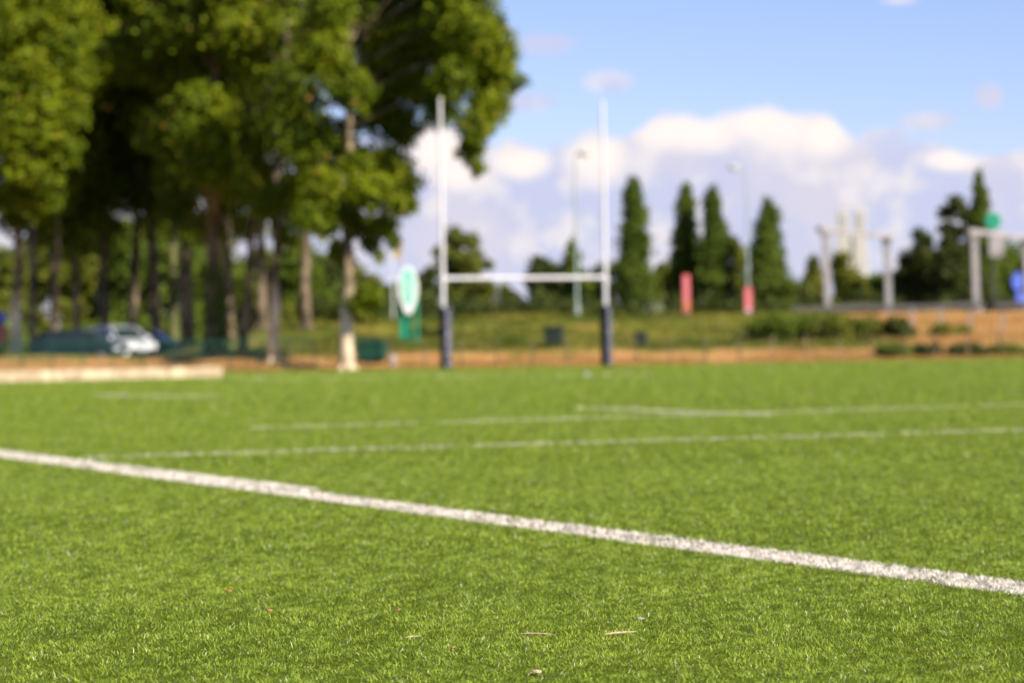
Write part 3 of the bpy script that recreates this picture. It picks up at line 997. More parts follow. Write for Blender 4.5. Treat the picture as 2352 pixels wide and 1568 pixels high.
G1 = 'columnar poplars on the embankment'
small_tree('poplar_tree', 'tallest columnar poplar just right of the rugby goal', 1458, 412, 150, 118, 'poplar_leaf', 'poplar', 22000, .21, 71, G1)
small_tree('poplar_tree', 'ragged columnar poplar behind the taller red banner', 1571, 428, 152, 98, 'poplar_leaf', 'poplar', 22000, .21, 72, G1)
small_tree('poplar_tree', 'columnar poplar between the two red banners', 1638, 440, 150, 112, 'poplar_leaf', 'poplar', 22000, .21, 73, G1)
small_tree('poplar_tree', 'shortest columnar poplar with a broad base right of the curved lamp', 1762, 468, 148, 130, 'poplar_leaf', 'poplar', 22000, .21, 74, G1)
small_tree('poplar_tree', 'columnar poplar rising above the dark trees at the right end', 2252, 405, 150, 92, 'poplar_leaf', 'poplar', 22000, .21, 75, G1)
G2 = 'trees and shrubs along the embankment'
tl = [
    ('round_tree', 'round olive tree seen through the left upright', 1056, 520, 165, 165, 'olive_leaf', 'airy', 9000, .34),
    ('round_tree', 'small olive tree at the right foot of the round olive tree', 1108, 592, 160, 70, 'olive_leaf', 'airy', 2500, .3),
    ('round_tree', 'dark tree behind the crossbar with a pointed top', 1313, 556, 155, 110, 'shrub_leaf', 'cone', 7500, .32),
    ('round_tree', 'dark bushy tree left of the pointed tree behind the crossbar', 1247, 585, 152, 110, 'dark_leaf', 'round', 6500, .32),
    ('round_tree', 'low dark tree just left of the right upright', 1372, 600, 158, 90, 'dark_leaf', 'round', 4500, .32),
    ('round_tree', 'low olive tree between the tallest poplar and the ragged one', 1520, 590, 170, 80, 'olive_leaf', 'round', 4500, .34),
    ('round_tree', 'olive tree between the third poplar and the curved lamp', 1685, 545, 165, 80, 'olive_leaf', 'airy', 4500, .32),
    ('round_tree', 'low dark tree behind the shorter red banner', 1705, 620, 168, 70, 'dark_leaf', 'round', 3000, .32),
    ('round_tree', 'sloping olive tree left of the wide concrete portal', 1868, 590, 160, 100, 'olive_leaf', 'cone', 5500, .32),
    ('round_tree', 'yellow green tree standing inside the wide concrete portal', 1945, 568, 152, 90, 'yellow_leaf', 'round', 7000, .32),
    ('round_tree', 'dark low tree inside the wide portal at its right leg', 2010, 610, 160, 80, 'shrub_leaf', 'round', 3500, .32),
    ('round_tree', 'low green tree right of the wide portal', 2075, 600, 158, 90, 'shrub_leaf', 'round', 4500, .32),
    ('round_tree', 'dark upright tree at the left edge of the right-end group', 2130, 515, 148, 90, 'dark_leaf', 'airy', 7000, .30),
    ('round_tree', 'airy dark tree leaning against the poplar at the right end', 2190, 450, 154, 110, 'dark_leaf', 'airy', 9000, .30),
    ('round_tree', 'dense dark tree under the poplar at the right end', 2200, 570, 146, 140, 'dark_leaf', 'round', 8000, .30),
    ('round_tree', 'green bushy tree behind the green and white totem', 2310, 552, 152, 150, 'shrub_leaf', 'round', 9500, .32),
    ('round_tree', 'dark bushy tree cut by the right edge of the picture', 2372, 590, 150, 90, 'dark_leaf', 'round', 5500, .32),
    ('round_tree', 'dark tree behind the oval green sign', 985, 600, 158, 90, 'dark_leaf', 'round', 5000, .32),
    ('round_tree', 'grey green tree left of the oval green sign', 880, 640, 160, 130, 'dark_leaf', 'round', 5500, .32),
    ('round_tree', 'small far tree seen under the crossbar in the sky gap', 1165, 640, 220, 60, 'olive_leaf', 'airy', 1500, .4),
    ('round_tree', 'broad dark tree filling the gap between the wide portal and the right-end group', 2105, 575, 156, 110, 'dark_leaf', 'round', 6500, .30),
    ('round_tree', 'dark tree closing the gap right of the poplar at the right end', 2235, 528, 158, 150, 'dark_leaf', 'round', 9500, .30),
    ('round_tree', 'wide dark tree forming the sloping shoulder of the right-end group', 2165, 525, 152, 130, 'dark_leaf', 'round', 8500, .28),
    ('round_tree', 'low dark tree between the shortest poplar and the sloping olive tree', 1822, 635, 156, 90, 'dark_leaf', 'round', 4000, .30),
]
for k, (nm, lab, u, vt, y, w, mt, kd, nl, sz) in enumerate(tl):
    small_tree(nm, lab, u, vt, y, w, mt, kd, nl, sz, 80 + k * 3, G2)
# wood behind the plane trees
G3_ = 'trees in the wood behind the car park'
wl = [(20, 650, 150, 150, 'yellow_leaf'), (95, 590, 160, 130, 'yellow_leaf'), (165, 560, 150, 110, 'yellow_leaf'), (225, 570, 165, 110, 'olive_leaf'), (290, 600, 150, 120, 'shrub_leaf'), (350, 580, 160, 110, 'yellow_leaf'),
      (415, 590, 150, 120, 'shrub_leaf'), (480, 570, 160, 120, 'olive_leaf'), (545, 610, 150, 110, 'shrub_leaf'), (612, 590, 160, 110, 'yellow_leaf'), (690, 560, 150, 110, 'shrub_leaf'), (755, 600, 155, 110, 'dark_leaf'), (812, 620, 160, 90, 'olive_leaf')]
wlab = ['pale olive tree filling the sky gap at the left edge', 'olive tree seen between the slim dark trunk and the reddish trunk', 'yellow green tree glowing behind the dark car', 'olive tree behind the middle of the parked cars',
        'green tree behind the bonnet of the dark car', 'olive tree seen left of the mossy trunk', 'green tree seen right behind the mossy trunk', 'olive tree hidden behind the ivy-clad trunk', 'green tree seen behind the tilting grey trunk',
        'olive tree between the tilting trunk and the slim pale-footed trunk', 'green tree filling the widest gap between the row trunks', 'dark tree just left of the pale trunk nearest the goal', 'olive tree just right of the pale trunk nearest the goal']
for k, ((u, vt, y, w, mt), lab) in enumerate(zip(wl, wlab)):
    small_tree('wood_tree', lab, u, vt - (135 if 60 < u < 520 else 75 if u < 780 else 10), y, w * 1.45, mt, 'round', 8500, .34, 200 + k * 3, G3_)
# low dark undergrowth linking the tree feet
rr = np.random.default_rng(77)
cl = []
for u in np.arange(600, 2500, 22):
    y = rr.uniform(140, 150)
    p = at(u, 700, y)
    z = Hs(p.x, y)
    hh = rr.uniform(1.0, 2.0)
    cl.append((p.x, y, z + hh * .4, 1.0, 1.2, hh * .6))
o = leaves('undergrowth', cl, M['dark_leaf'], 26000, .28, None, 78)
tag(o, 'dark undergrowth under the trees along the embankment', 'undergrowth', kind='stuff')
cl = []
for u in np.arange(-150, 860, 20):
    y = rr.uniform(134, 146)
    p = at(u, 780, y)
    hh = rr.uniform(1.2, 2.6)
    cl.append((p.x, y, Hs(p.x, y) + hh * .4, 1.0, 1.2, hh * .6))
o = leaves('undergrowth', cl, M['shrub_leaf'], 18000, .28, None, 79)
tag(o, 'green undergrowth at the back of the car park', 'undergrowth', kind='stuff')

# shrubs on the slope
G4_ = 'shrubs on the grass slope'
bush('shrub', 'dark shrub between the slim pale-footed trunk and the trunk nearest the goal', 715, 765, 104, 45, 34, 'dark_leaf', 5000, .16, 'shrub', 91, 9, G4_)
bush('shrub', 'olive shrub just right of the slim pale-footed trunk', 665, 760, 108, 35, 28, 'olive_leaf', 3500, .16, 'shrub', 92, 8, G4_)
bush('shrub', 'dark shrub just left of the slim pale-footed trunk', 590, 765, 106, 40, 30, 'dark_leaf', 4000, .16, 'shrub', 93, 8, G4_)
bush('shrub', 'brown green shrub just left of the trunk nearest the goal', 765, 772, 101, 26, 26, 'dark_leaf', 3000, .16, 'shrub', 94, 8, G4_)
bush('shrub', 'small olive shrub behind the teal storage box', 840, 768, 100, 34, 20, 'olive_leaf', 3000, .15, 'shrub', 95, 8, G4_)
bush('shrub', 'low green shrub at the foot of the bank below the larger green bin', 1190, 800, 92, 36, 8, 'shrub_leaf', 1800, .10, 'shrub', 96, 8, G4_)
bush('shrub', 'low green weed clump on the dry strip right of the small green bin', 1600, 826, 89, 34, 7, 'shrub_leaf', 1600, .10, 'shrub', 97, 8, G4_)
bush('shrub', 'broad green hedge on the slope below the wide portal', 1800, 750, 96, 98, 31, 'shrub_leaf', 12000, .15, 'shrub', 62, 18, G4_)
bush('shrub', 'olive hedge right of the broad green hedge', 1938, 752, 96, 95, 29, 'olive_leaf', 11000, .15, 'shrub', 63, 18, G4_)
bush('shrub', 'dark end of the hedge beside the white fence posts', 2045, 745, 96, 55, 28, 'dark_leaf', 5500, .17, 'shrub', 64, 8, G4_)
bush('shrub', 'dark round shrub by the pitch edge below the white posts', 2130, 803, 86, 34, 18, 'dark_leaf', 4000, .12, 'shrub', 65, 7, G4_)
bush('shrub', 'green shrub left of the dark round shrub at the pitch edge', 2055, 803, 85.5, 48, 17, 'shrub_leaf', 4500, .12, 'shrub', 66, 8, G4_)
bush('shrub', 'low dark shrub right of the dark round shrub', 2215, 806, 86.5, 58, 13, 'dark_leaf', 4500, .12, 'shrub', 67, 8, G4_)
bush('shrub', 'low green shrub at the pitch edge by the right border', 2322, 806, 87, 56, 12, 'shrub_leaf', 4000, .12, 'shrub', 68, 8, G4_)
bush('shrub', 'olive scrub on the orange slope around the second and third pale posts', 2180, 762, 99, 60, 13, 'olive_leaf', 2600, .14, 'shrub', 98, 9, G4_)
bush('shrub', 'pale grey green shrub at the foot of the tallest poplar', 1494, 705, 118, 34, 20, 'grey_leaf', 2500, .14, 'shrub', 69, 7, G4_)
bush('shrub', 'low dark hedge between the oval sign and the left goal pad', 985, 778, 96, 40, 14, 'dark_leaf', 2500, .12, 'shrub', 70, 8, G4_)

n = 9000
x = rng.uniform(14.5, 30, n)
q = 85 + rng.uniform(0, 1, n) * 18
y = q + SL * x
pt = np.sin(x * 1.3 + 2 * np.sin(y * .5)) + np.sin(x * 2.1 + y * .8)
V, F4, F3, R_a = blade_arrays(x, y, H(x, y) - .03, .22, .03, 902, flat=.8)
R_a = np.where(rng.uniform(0, 1, n) < .08 + .5 * (pt > .9), 1.0, R_a[::5]).repeat(5)
o = npmesh('dry_grass', V, [F4, F3], M['dry'], R_a)
tag(o, 'tan and green tussocks on the bank at the far right', 'grass', kind='stuff')

# ------------------------------------------------------------------ rugby goal
pL = at(1018, 700, 76.0)
pR = at(1391, 700, 77.6)
pL.z = pR.z = 0.0
gdir = (pR - pL)
gw = gdir.length
gang = math.atan2(gdir.y, gdir.x)
g = empty('rugby_goal', pL, 'tall white H-shaped rugby goal with dark padded feet', 'rugby goal', rz=gang)
for k, x0 in enumerate((0.0, gw)):
    mb = MB()
    mb.tube([(x0, 0, -0.1), (x0, 0, 3.0), (x0, 0, 6.0), (x0, 0, 8.95)], [.070, .070, .062, .052], n=18)
    mb.tube([(x0, 0, 8.95), (x0, 0, 8.99)], [.052, .03], n=18)
    up = mb.build('upright', M['white_paint'], g, smooth=False)
    mb = MB()
    mb.tube([(x0, 0, 2.86), (x0, 0, 3.14)], [.085, .085], n=18)
    mb.build('collar', M['white_paint'], up)
    pad = MB()
    cx = x0 + (0.07 if k == 0 else 0.0)
    rzp = math.radians(24 if k == 0 else 36)
    pad.box((cx, 0, 1.04), (.30, .30, 2.04), rz=rzp, bev=.03)
    pd = pad.build('pad', M['navy_vinyl'], g)
    # columns of white print down the two faces towards the pitch
    pr = MB()
    ca, sa = math.cos(rzp), math.sin(rzp)
    for face in (0,):
        for j in range(11):
            zc = 1.93 - j * .175
            for (a, b_, wz, hz) in ((-.07, .045, .034, .10), (.07, .045, .034, .10), (0, .0, .11, .028))[: 3 if j % 3 else 2]:
                dz = 0.04 * ((j % 2) * 2 - 1) if wz > .1 else 0
                if face == 0:
                    lx, ly = a, -.151
                    d = (wz, .006, hz)
                else:
                    lx, ly = .171, a
                    d = (.006, wz, hz)
                pr.box((cx + lx * ca - ly * sa, lx * sa + ly * ca, zc + dz), d, rz=rzp)
    pr.build('lettering', M['print_white'], pd)
    for zc in (.35, 1.75):
        sb = MB()
        sb.box((cx, 0, zc), (.312, .312, .04), rz=rzp)
        sb.build('strap', M['strap'], pd)
mb = MB()
mb.tube([(0.09, 0, 3.0), (gw - .09, 0, 3.0)], [.062, .062], n=18)
mb.build('crossbar', M['white_paint'], g)

# ------------------------------------------------------------------ fence behind the pitch, on the left
fA = ground(-130, 872)
fz = 0.0
fx0, fy0 = -19.5, 72.5
fx1, fy1 = -4.6, 79.2
fl = math.hypot(fx1 - fx0, fy1 - fy0)
fa = math.atan2(fy1 - fy0, fx1 - fx0)
f = empty('mesh_fence', (fx0, fy0, 0), 'low dark green wire mesh fence behind the left of the pitch', 'fence', rz=fa)
npost = int(fl / 1.0) + 1
for k in range(npost):
    mb = MB()
    mb.box((k * 1.0, 0, .50), (.045, .045, 1.06), bev=.006)
    mb.box((k * 1.0, 0, 1.043), (.055, .055, .02), bev=.004)
    mb.build('post', M['green_steel'], f)
    if k < npost - 1:
        mb = MB()
        for j in range(1, 20):
            mb.box((k + .02 + j * .048, 0, .52), (.005, .005, .98))
        for zc in (.06, .30, .54, .78, .99):
            mb.box((k + .5, .008, zc), (.95, .01, .014))
        mb.build('mesh_panel', M['green_steel'], f)
mb = MB()
mb.tube([(0, -.0, 1.07), (fl, 0, 1.07)], [.024, .024], n=8)
mb.build('top_rail', M['green_steel'], f)

# post and wire fence along the dry strip behind the goal
wx0, wx1 = -4.3, 21.0
wq = 80.6
wy = lambda x: wq + SL * x
f2 = empty('wire_fence', (wx0, wy(wx0), Hs(wx0, wy(wx0))), 'thin post and wire fence along the dry strip behind the goal', 'fence')
npst = int((wx1 - wx0) / 1.25)
zb0 = Hs(wx0, wy(wx0))
for k in range(npst + 1):
    px = wx0 + k * 1.25
    zz = Hs(px, wy(px)) - zb0
    mb = MB()
    mb.box((px - wx0, wy(px) - wy(wx0), zz + .42), (.06, .06, .95), bev=.008)
    mb.build('post', M['dark_bark'], f2)
for hz_ in (.25, .55, .85):
    mb = MB()
    mb.tube([(wx0 + k * 1.25 - wx0, wy(wx0 + k * 1.25) - wy(wx0), Hs(wx0 + k * 1.25, wy(wx0 + k * 1.25)) - zb0 + hz_) for k in range(npst + 1)], [.006] * (npst + 1), n=5)
    mb.build('wire', M['zinc'], f2)

# cream low wall in front of the fence
w0, w1 = ground(-160, 882), ground(514, 866)
wd = (w1 - w0)
wl_ = wd.length
wa = math.atan2(wd.y, wd.x)
wall = empty('low_wall', (w0.x, w0.y, 0), 'low cream stone kerb wall at the left edge of the pitch', 'wall', rz=wa)
nb = int(wl_ / 1.5)
for k in range(nb):
    mb = MB()
    L = wl_ / nb
    mb.box(((k + .5) * L, .22, .14), (L - .015, .42, .30), bev=.03)
    mb.build('block', M['cream_stone'], wall)

# green storage box / bins
def bin_(label, u, v0, v1, y, w, mat='bin_plastic', cat='bin', z=None, name='waste_bin'):
    p = at(u, v1, y)
    z = Hs(p.x, y)
    h = (v1 - v0) / FP * y
    t = empty(name, (p.x, y, z), label, cat, rz=-.2)
    W_ = w / FP * y
    mb = MB()
    mb.box((0, 0, h * .45 + .04), (W_ * .92, W_ * .8, h * .82), bev=.03, taper=1.06)
    for a in (-1, 1):
        mb.box((a * W_ * .3, 0, .03), (.1, W_ * .6, .08), bev=.01)
    mb.build('body', M[mat], t)
    mb = MB()
    mb.box((0, 0, h * .93), (W_ * 1.02, W_ * .9, h * .12), bev=.03)
    mb.box((0, -W_ * .46, h * .93), (W_ * .5, .03, .04))
    mb.build('lid', M[mat], t)
    return t


bin_('larger dark green bin on the slope seen under the crossbar', 1273, 758, 804, 86.8, 42)
bin_('small dark green bin on the slope right of the rugby goal', 1472, 758, 792, 88.6, 28)
bin_('dark teal storage box between the nearest tree and the goal', 857, 790, 838, 81.5, 66, mat='green_steel', cat='storage box', name='storage_box')
t = empty('bollard', at(903, 842, 80.2).to_2d().to_3d(), 'short pale bollard right of the teal storage box', 'bollard')
t.location.z = Hs(t.location.x, t.location.y) - .03
mb = MB()
mb.tube([(0, 0, 0), (0, 0, .38), (0, 0, .44), (0, 0, .46)], [.09, .085, .06, .02], n=14)
mb.build('post', M['concrete'], t)
mb = MB()
mb.tube([(0, 0, .30), (0, 0, .34)], [.092, .092], n=14)
mb.build('band', M['sign_white'], t)
# little white marker disc on the pitch
p = ground(1347, 864)
t = empty('marker_cone', (p.x, p.y, .02), 'small white marker cone on the grass in front of the goal', 'marker cone')
mb = MB()
mb.tube([(0, 0, 0), (0, 0, .01), (0, 0, .07), (0, 0, .075)], [.08, .075, .04, .03], n=18)
mb.build('cone', M['concrete'], t)
# orange waymark on slope
p = at(1578, 768, 106)
t = empty('marker_post', (p.x, 106, Hs(p.x, 106)), 'short orange marker post on the slope below the taller red banner', 'marker post')
mb = MB(); mb.tube([(0, 0, -.05), (0, 0, .5)], [.05, .05], n=10); mb.build('post', M['zinc'], t)
mb = MB(); mb.box((0, -.03, .52), (.28, .05, .24), bev=.02)
M['orange'] = plain('orange', (.55, .20, .04), .5)
mb.build('plate', M['orange'], t)

# ------------------------------------------------------------------ oval sign on green posts
p = at(940, 800, 92)
z = Hs(p.x, 92)
k = 92 / FP
t = empty('oval_sign', (p.x, 92, z), 'tall oval white and turquoise sign on three green posts', 'sign')
zt = at(940, 612, 92).z - z
zb = at(940, 722, 92).z - z
cz, rz_ = (zt + zb) / 2, (zt - zb) / 2


def oval(rx, rz, th, y0, cz):
    pts = []
    for i in range(36):
        a = 2 * PI * i / 36
        c, s = math.cos(a), math.sin(a)
        # pointed towards the bottom, like a leaf
        sx = abs(c) ** 0.9 * (1 if c > 0 else -1)
        if s < 0:
            sx *= (1 - .35 * abs(s))
        pts.append((rx * sx, y0, cz + rz * s))
    m = MB()
    m.poly(pts, th, (0, 1, 0))
    return m


oval(23 * k, rz_, .14, -.07, cz).build('panel', M['sign_white'], t)
oval(14 * k, rz_ * .76, .02, -.092, cz + .12).build('emblem', M['sign_teal'], t)
m2 = oval(3.2 * k, rz_ * .5, .015, -.110, cz + .1); m2.build('emblem_stripe', M['sign_white'], t)
for dx in (-19, 1, 19):
    mb = MB()
    top = cz - (.1 if dx else .5)
    mb.tube([(dx * k, .10, -.1), (dx * k, .10, top)], [.055, .055], n=10)
    mb.build('post', M['sign_green'], t)
for zz in (.25, 1.35):
    mb = MB(); mb.box((0, .02, zz), (40 * k, .04, .05)); mb.build('rail', M['sign_green'], t)
mb = MB(); mb.box((-9 * k, .17, .75), (17 * k, .03, 1.3), bev=.01); mb.build('lower_board', M['sign_green'], t)
# pale feather flag behind it
p = at(912, 800, 104)
z = Hs(p.x, 104)
t = empty('feather_flag', (p.x, 104, z), 'pale feather flag half hidden behind the oval sign', 'flag')
mb = MB(); mb.tube([(-.15, 0, 0), (-.15, 0, 2.4), (-.12, 0, 3.3), (.05, 0, 3.75)], [.03, .025, .02, .015], n=8); mb.build('pole', M['sign_white'], t)
mb = MB()
fl_pts = [(-.13, 0, 2.75), (-.12, 0, 3.3), (.04, 0, 3.74), (.22, 0, 3.7), (.30, 0, 3.4), (.30, 0, 2.9), (.15, 0, 2.65)]
mb.poly(fl_pts, .012, (0, 1, 0)); mb.build('cloth', M['cream_stone'], t)

# ------------------------------------------------------------------ red banners on the embankment
def banner(label, u, v0, v1, y, w):
    p = at(u, v1, y)
    z = Hs(p.x, y)
    h = at(u, v0, y).z - z
    t = empty('banner', (p.x, y, z), label, 'banner', 'red banners on the embankment')
    W_ = w / FP * y
    mb = MB(); mb.box((0, 0, h / 2 + .04), (W_, .06, h - .12), bev=.015); pn = mb.build('panel', M['sign_red'], t)
    mb = MB()
    n = int(h / .26)
    for i in range(n):
        zc = h - .24 - i * .26
        if i % 2 == 0:
            mb.box((0, -.034, zc), (W_ * .52, .008, .035))
            mb.box((-W_ * .2, -.034, zc - .06), (W_ * .12, .008, .085))
        else:
            mb.box((W_ * .05, -.034, zc), (W_ * .4, .008, .05))
    mb.box((0, -.034, .17), (W_ * .8, .008, .13))
    mb.build('lettering', M['print_white'], pn)
    mb = MB(); mb.box((0, 0, .02), (W_ * 1.2, .4, .06), bev=.01); mb.build('base', M['zinc'], t)
    return t


banner('taller red banner in front of the ragged poplar', 1577, 630, 716, 118, 16)
banner('shorter red banner under the curved lamp', 1719, 660, 720, 117, 17)

# ------------------------------------------------------------------ street lamps
def street_lamp(label, u, vbase, y, ztop_v, arm_u, head_v, lean=0.0):
    p = at(u, vbase, y)
    z = Hs(p.x, y)
    k = y / FP
    h = at(u, ztop_v, y).z - z
    hh = at(arm_u, head_v, y).z - z
    ax = (arm_u - u) * k + ROLL * 0
    t = empty('street_lamp', (p.x, y, z), label, 'street lamp', 'street lamps on the embankment')
    mb = MB()
    x1 = lean * h
    mb.tube([(0, 0, 0), (x1 * .5, 0, h * .5), (x1, 0, h)], [.075, .055, .038], n=12)
    mb.tube([(0, 0, 0), (0, 0, .6)], [.13, .12], n=12)
    mb.build('pole', M['lamp_paint'], t)
    mb = MB()
    mb.tube([(x1, 0, h - .05), (x1 + (ax - x1) * .15, 0, h + (hh - h) * .6 + .12), (x1 + (ax - x1) * .55, 0, hh + .10), (ax, 0, hh + .04)], [.045, .04, .036, .033], n=8)
    mb.build('arm', M['lamp_paint'], t)
    mb = MB(); mb.ball((ax, 0, hh), (.30, .20, .13)); hd = mb.build('lamp_head', M['lamp_head'], t, smooth=True)
    mb = MB(); mb.ball((ax, 0, hh - .09), (.22, .15, .10)); mb.build('lens', M['lamp_glass'], hd, smooth=True)
    return t


street_lamp('green street lamp standing between the goal uprights', 1326, 738, 112, 372, 1348, 352)
street_lamp('street lamp with a curved arm and white head beside the shortest poplar', 1719, 716, 122, 425, 1689, 384)

# ------------------------------------------------------------------ concrete portals on the road
def portal(label, u0, u1, vt0, vt1, vb, y0, y1, beamw=.24):
    a = at(u0, vb, y0)
    b = at(u1, vb, y1)
    za, zb = Hs(a.x, y0), Hs(b.x, y1)
    t = empty('concrete_portal', (a.x, y0, za), label, 'portal frame', 'concrete portals by the embankment road')
    W_ = b.x - a.x
    D_ = y1 - y0
    ha = at(u0, vt0, y0).z - za
    hb = at(u1, vt1, y1).z - za
    for (x0, d0, h0) in ((0, 0, ha), (W_, D_, hb)):
        mb = MB()
        lean = -.02 * h0
        q = .17
        o = [(x0 - q, d0 - q), (x0 + q, d0 - q), (x0 + q, d0 + q), (x0 - q, d0 + q)]
        vs = [(x, y, -.4) for x, y in o] + [(x + lean, y, h0) for x, y in o]
        mb.add(vs, [(3, 2, 1, 0), (4, 5, 6, 7), (0, 1, 5, 4), (1, 2, 6, 5), (2, 3, 7, 6), (3, 0, 4, 7)])
        mb.box((x0, d0, .1), (.6, .6, .5), bev=.04)
        mb.box((x0 + lean, d0, h0 - .12), (.50, .50, .24), bev=.03)
        mb.build('column', M['concrete'], t)
    mb = MB()
    lx = -.02 * (ha + hb) / 2
    A = Vector((lx - .35, 0, ha + .0)); B = Vector((W_ + lx + .35, D_ * 1.0, hb + .0))
    d = (B - A)
    n_ = Vector((-d.y, d.x, 0)).normalized() * .16
    vs = [A - n_, A + n_, B + n_, B - n_]
    vs = [v + Vector((0, 0, .0)) for v in vs] + [v + Vector((0, 0, beamw)) for v in vs]
    mb.add(vs, [(0, 1, 2, 3), (7, 6, 5, 4), (0, 4, 5, 1), (1, 5, 6, 2), (2, 6, 7, 3), (3, 7, 4, 0)])
    mb.build('beam', M['concrete'], t)
    return t


portal('wide concrete portal frame with two leaning columns', 1902, 2042, 530, 549, 708, 122, 128)
portal('concrete portal frame cut off by the right edge of the picture', 2243, 2362, 535, 553, 700, 122, 128)

# guard rail along the embankment road
xg0, xg1 = 14.5, 33.0
yg = lambda x: 116 + .2 * x
t = empty('guard_rail', (xg0, yg(xg0), 0), 'grey steel guard rail along the embankment road', 'guard rail')
nseg = 14
for i in range(nseg):
    a = xg0 + (xg1 - xg0) * i / nseg
    b = xg0 + (xg1 - xg0) * (i + 1) / nseg
    za, zb = Hs(a, yg(a)), Hs(b, yg(b))
    mb = MB()
    off_y = yg(xg0)
    prof = [(0, .55), (-.04, .60), (-.04, .66), (0, .70), (-.04, .74), (-.04, .80), (0, .85)]
    vs = []
    for (px, pz) in ((a, za), (b, zb)):
        for (dy, dz) in prof:
            vs.append((px - xg0, yg(px) - off_y + dy, pz + dz - .38))
    for (px, pz) in ((a, za), (b, zb)):
        for (dy, dz) in prof:
            vs.append((px - xg0, yg(px) - off_y + dy + .012, pz + dz - .38))
    n7 = len(prof)
    fs = []
    for j in range(n7 - 1):
        fs.append((j, j + 1, n7 + j + 1, n7 + j))
        fs.append((2 * n7 + j, 3 * n7 + j, 3 * n7 + j + 1, 2 * n7 + j + 1))
    fs.append((0, n7, 3 * n7, 2 * n7)); fs.append((n7 - 1, 3 * n7 - 1, 4 * n7 - 1, 2 * n7 - 1))
    mb.add(vs, fs)
    mb.build('rail', M['zinc'], t)
    mb = MB(); mb.box((a - xg0 + .05, yg(a) - off_y + .08, za + .1), (.1, .1, .8)); mb.build('post', M['zinc'], t)
# road strip behind the rail
mb = MB()
st = np.linspace(-12, 60, 37)
for a, b in zip(st[:-1], st[1:]):
    v = []
    for xx in (a, b):
        for dy in (1.0, 7.5):
            yy = yg(xx) + dy
            v.append((xx, yy, Hs(xx, yy) + .03))
    mb.add(v, [(0, 2, 3, 1)])
o = mb.build('road', M['asphalt']); tag(o, kind='structure')

# green and white totem, blue signs
def totem(label, u, vb, y, parts, name='totem_sign'):
    p = at(u, vb, y)
    z = Hs(p.x, y)
    t = empty(name, (p.x, y, z), label, 'sign')
    k = y / FP
    top = max(at(u, pp[1], y).z - z for pp in parts)
    mb = MB(); mb.tube([(0, .08, -.2), (0, .08, top - .2)], [.07, .06], n=10); mb.build('post', M['zinc'], t)
    for i, (nm, va, vb_, uo, w, mat, rnd) in enumerate(parts):
        z1, z0 = at(u, va, y).z - z, at(u, vb_, y).z - z
        cz = (z0 + z1) / 2
        m = MB()
        n = 24
        hx, hz = w * k / 2, (z1 - z0) / 2
        pts = []
        for j in range(n):
            a = 2 * PI * (j + .5) / n
            e = .35 if not rnd else 1.0
            c, s = math.cos(a), math.sin(a)
            pts.append((uo * k + hx * abs(c) ** e * (1 if c > 0 else -1), -.08 - .003 * i, cz + hz * abs(s) ** e * (1 if s > 0 else -1)))
        m.poly(pts, .14, (0, 1, 0))
        m.build(nm, M[mat], t)
    return t


totem('white totem sign with a green dome top behind the second portal', 2284, 702, 135, [('cap', 488, 528, 0, 36, 'sign_green', True), ('panel', 530, 590, 6, 32, 'concrete', False)])
totem('blue and white sign at the right edge beside the second portal', 2340, 702, 120, [('panel', 625, 668, -2, 26, 'sign_blue', True), ('lower_plate', 672, 694, 4, 20, 'sign_blue', False)], name='road_sign')
totem('blue and red sign at the left edge beside the leftmost tree', 5, 800, 90, [('panel', 715, 745, 0, 24, 'sign_blue', True), ('lower_plate', 748, 785, 0, 20, 'sign_red', False)], name='road_sign')

# pale fence posts on the orange slope
for u, wv in ((2096, 'leftmost of the pale posts on the orange slope, beside the hedge'), (2161, 'second pale post from the hedge on the orange slope'), (2229, 'third pale post from the hedge on the orange slope'), (2303, 'pale post on the orange slope nearest the right edge of the picture')):
    y = 101
    p = at(u, 785, y)
    z = Hs(p.x, y)
    t = empty('fence_post', (p.x, y, z), wv, 'post', 'pale posts on the orange slope')
    mb = MB(); mb.box((0, 0, .35), (.11, .11, 1.0), bev=.02, taper=.85); mb.build('shaft', M['concrete'], t)
    mb = MB(); mb.box((0, 0, .88), (.12, .12, .06), bev=.02); mb.build('cap', M['concrete'], t)

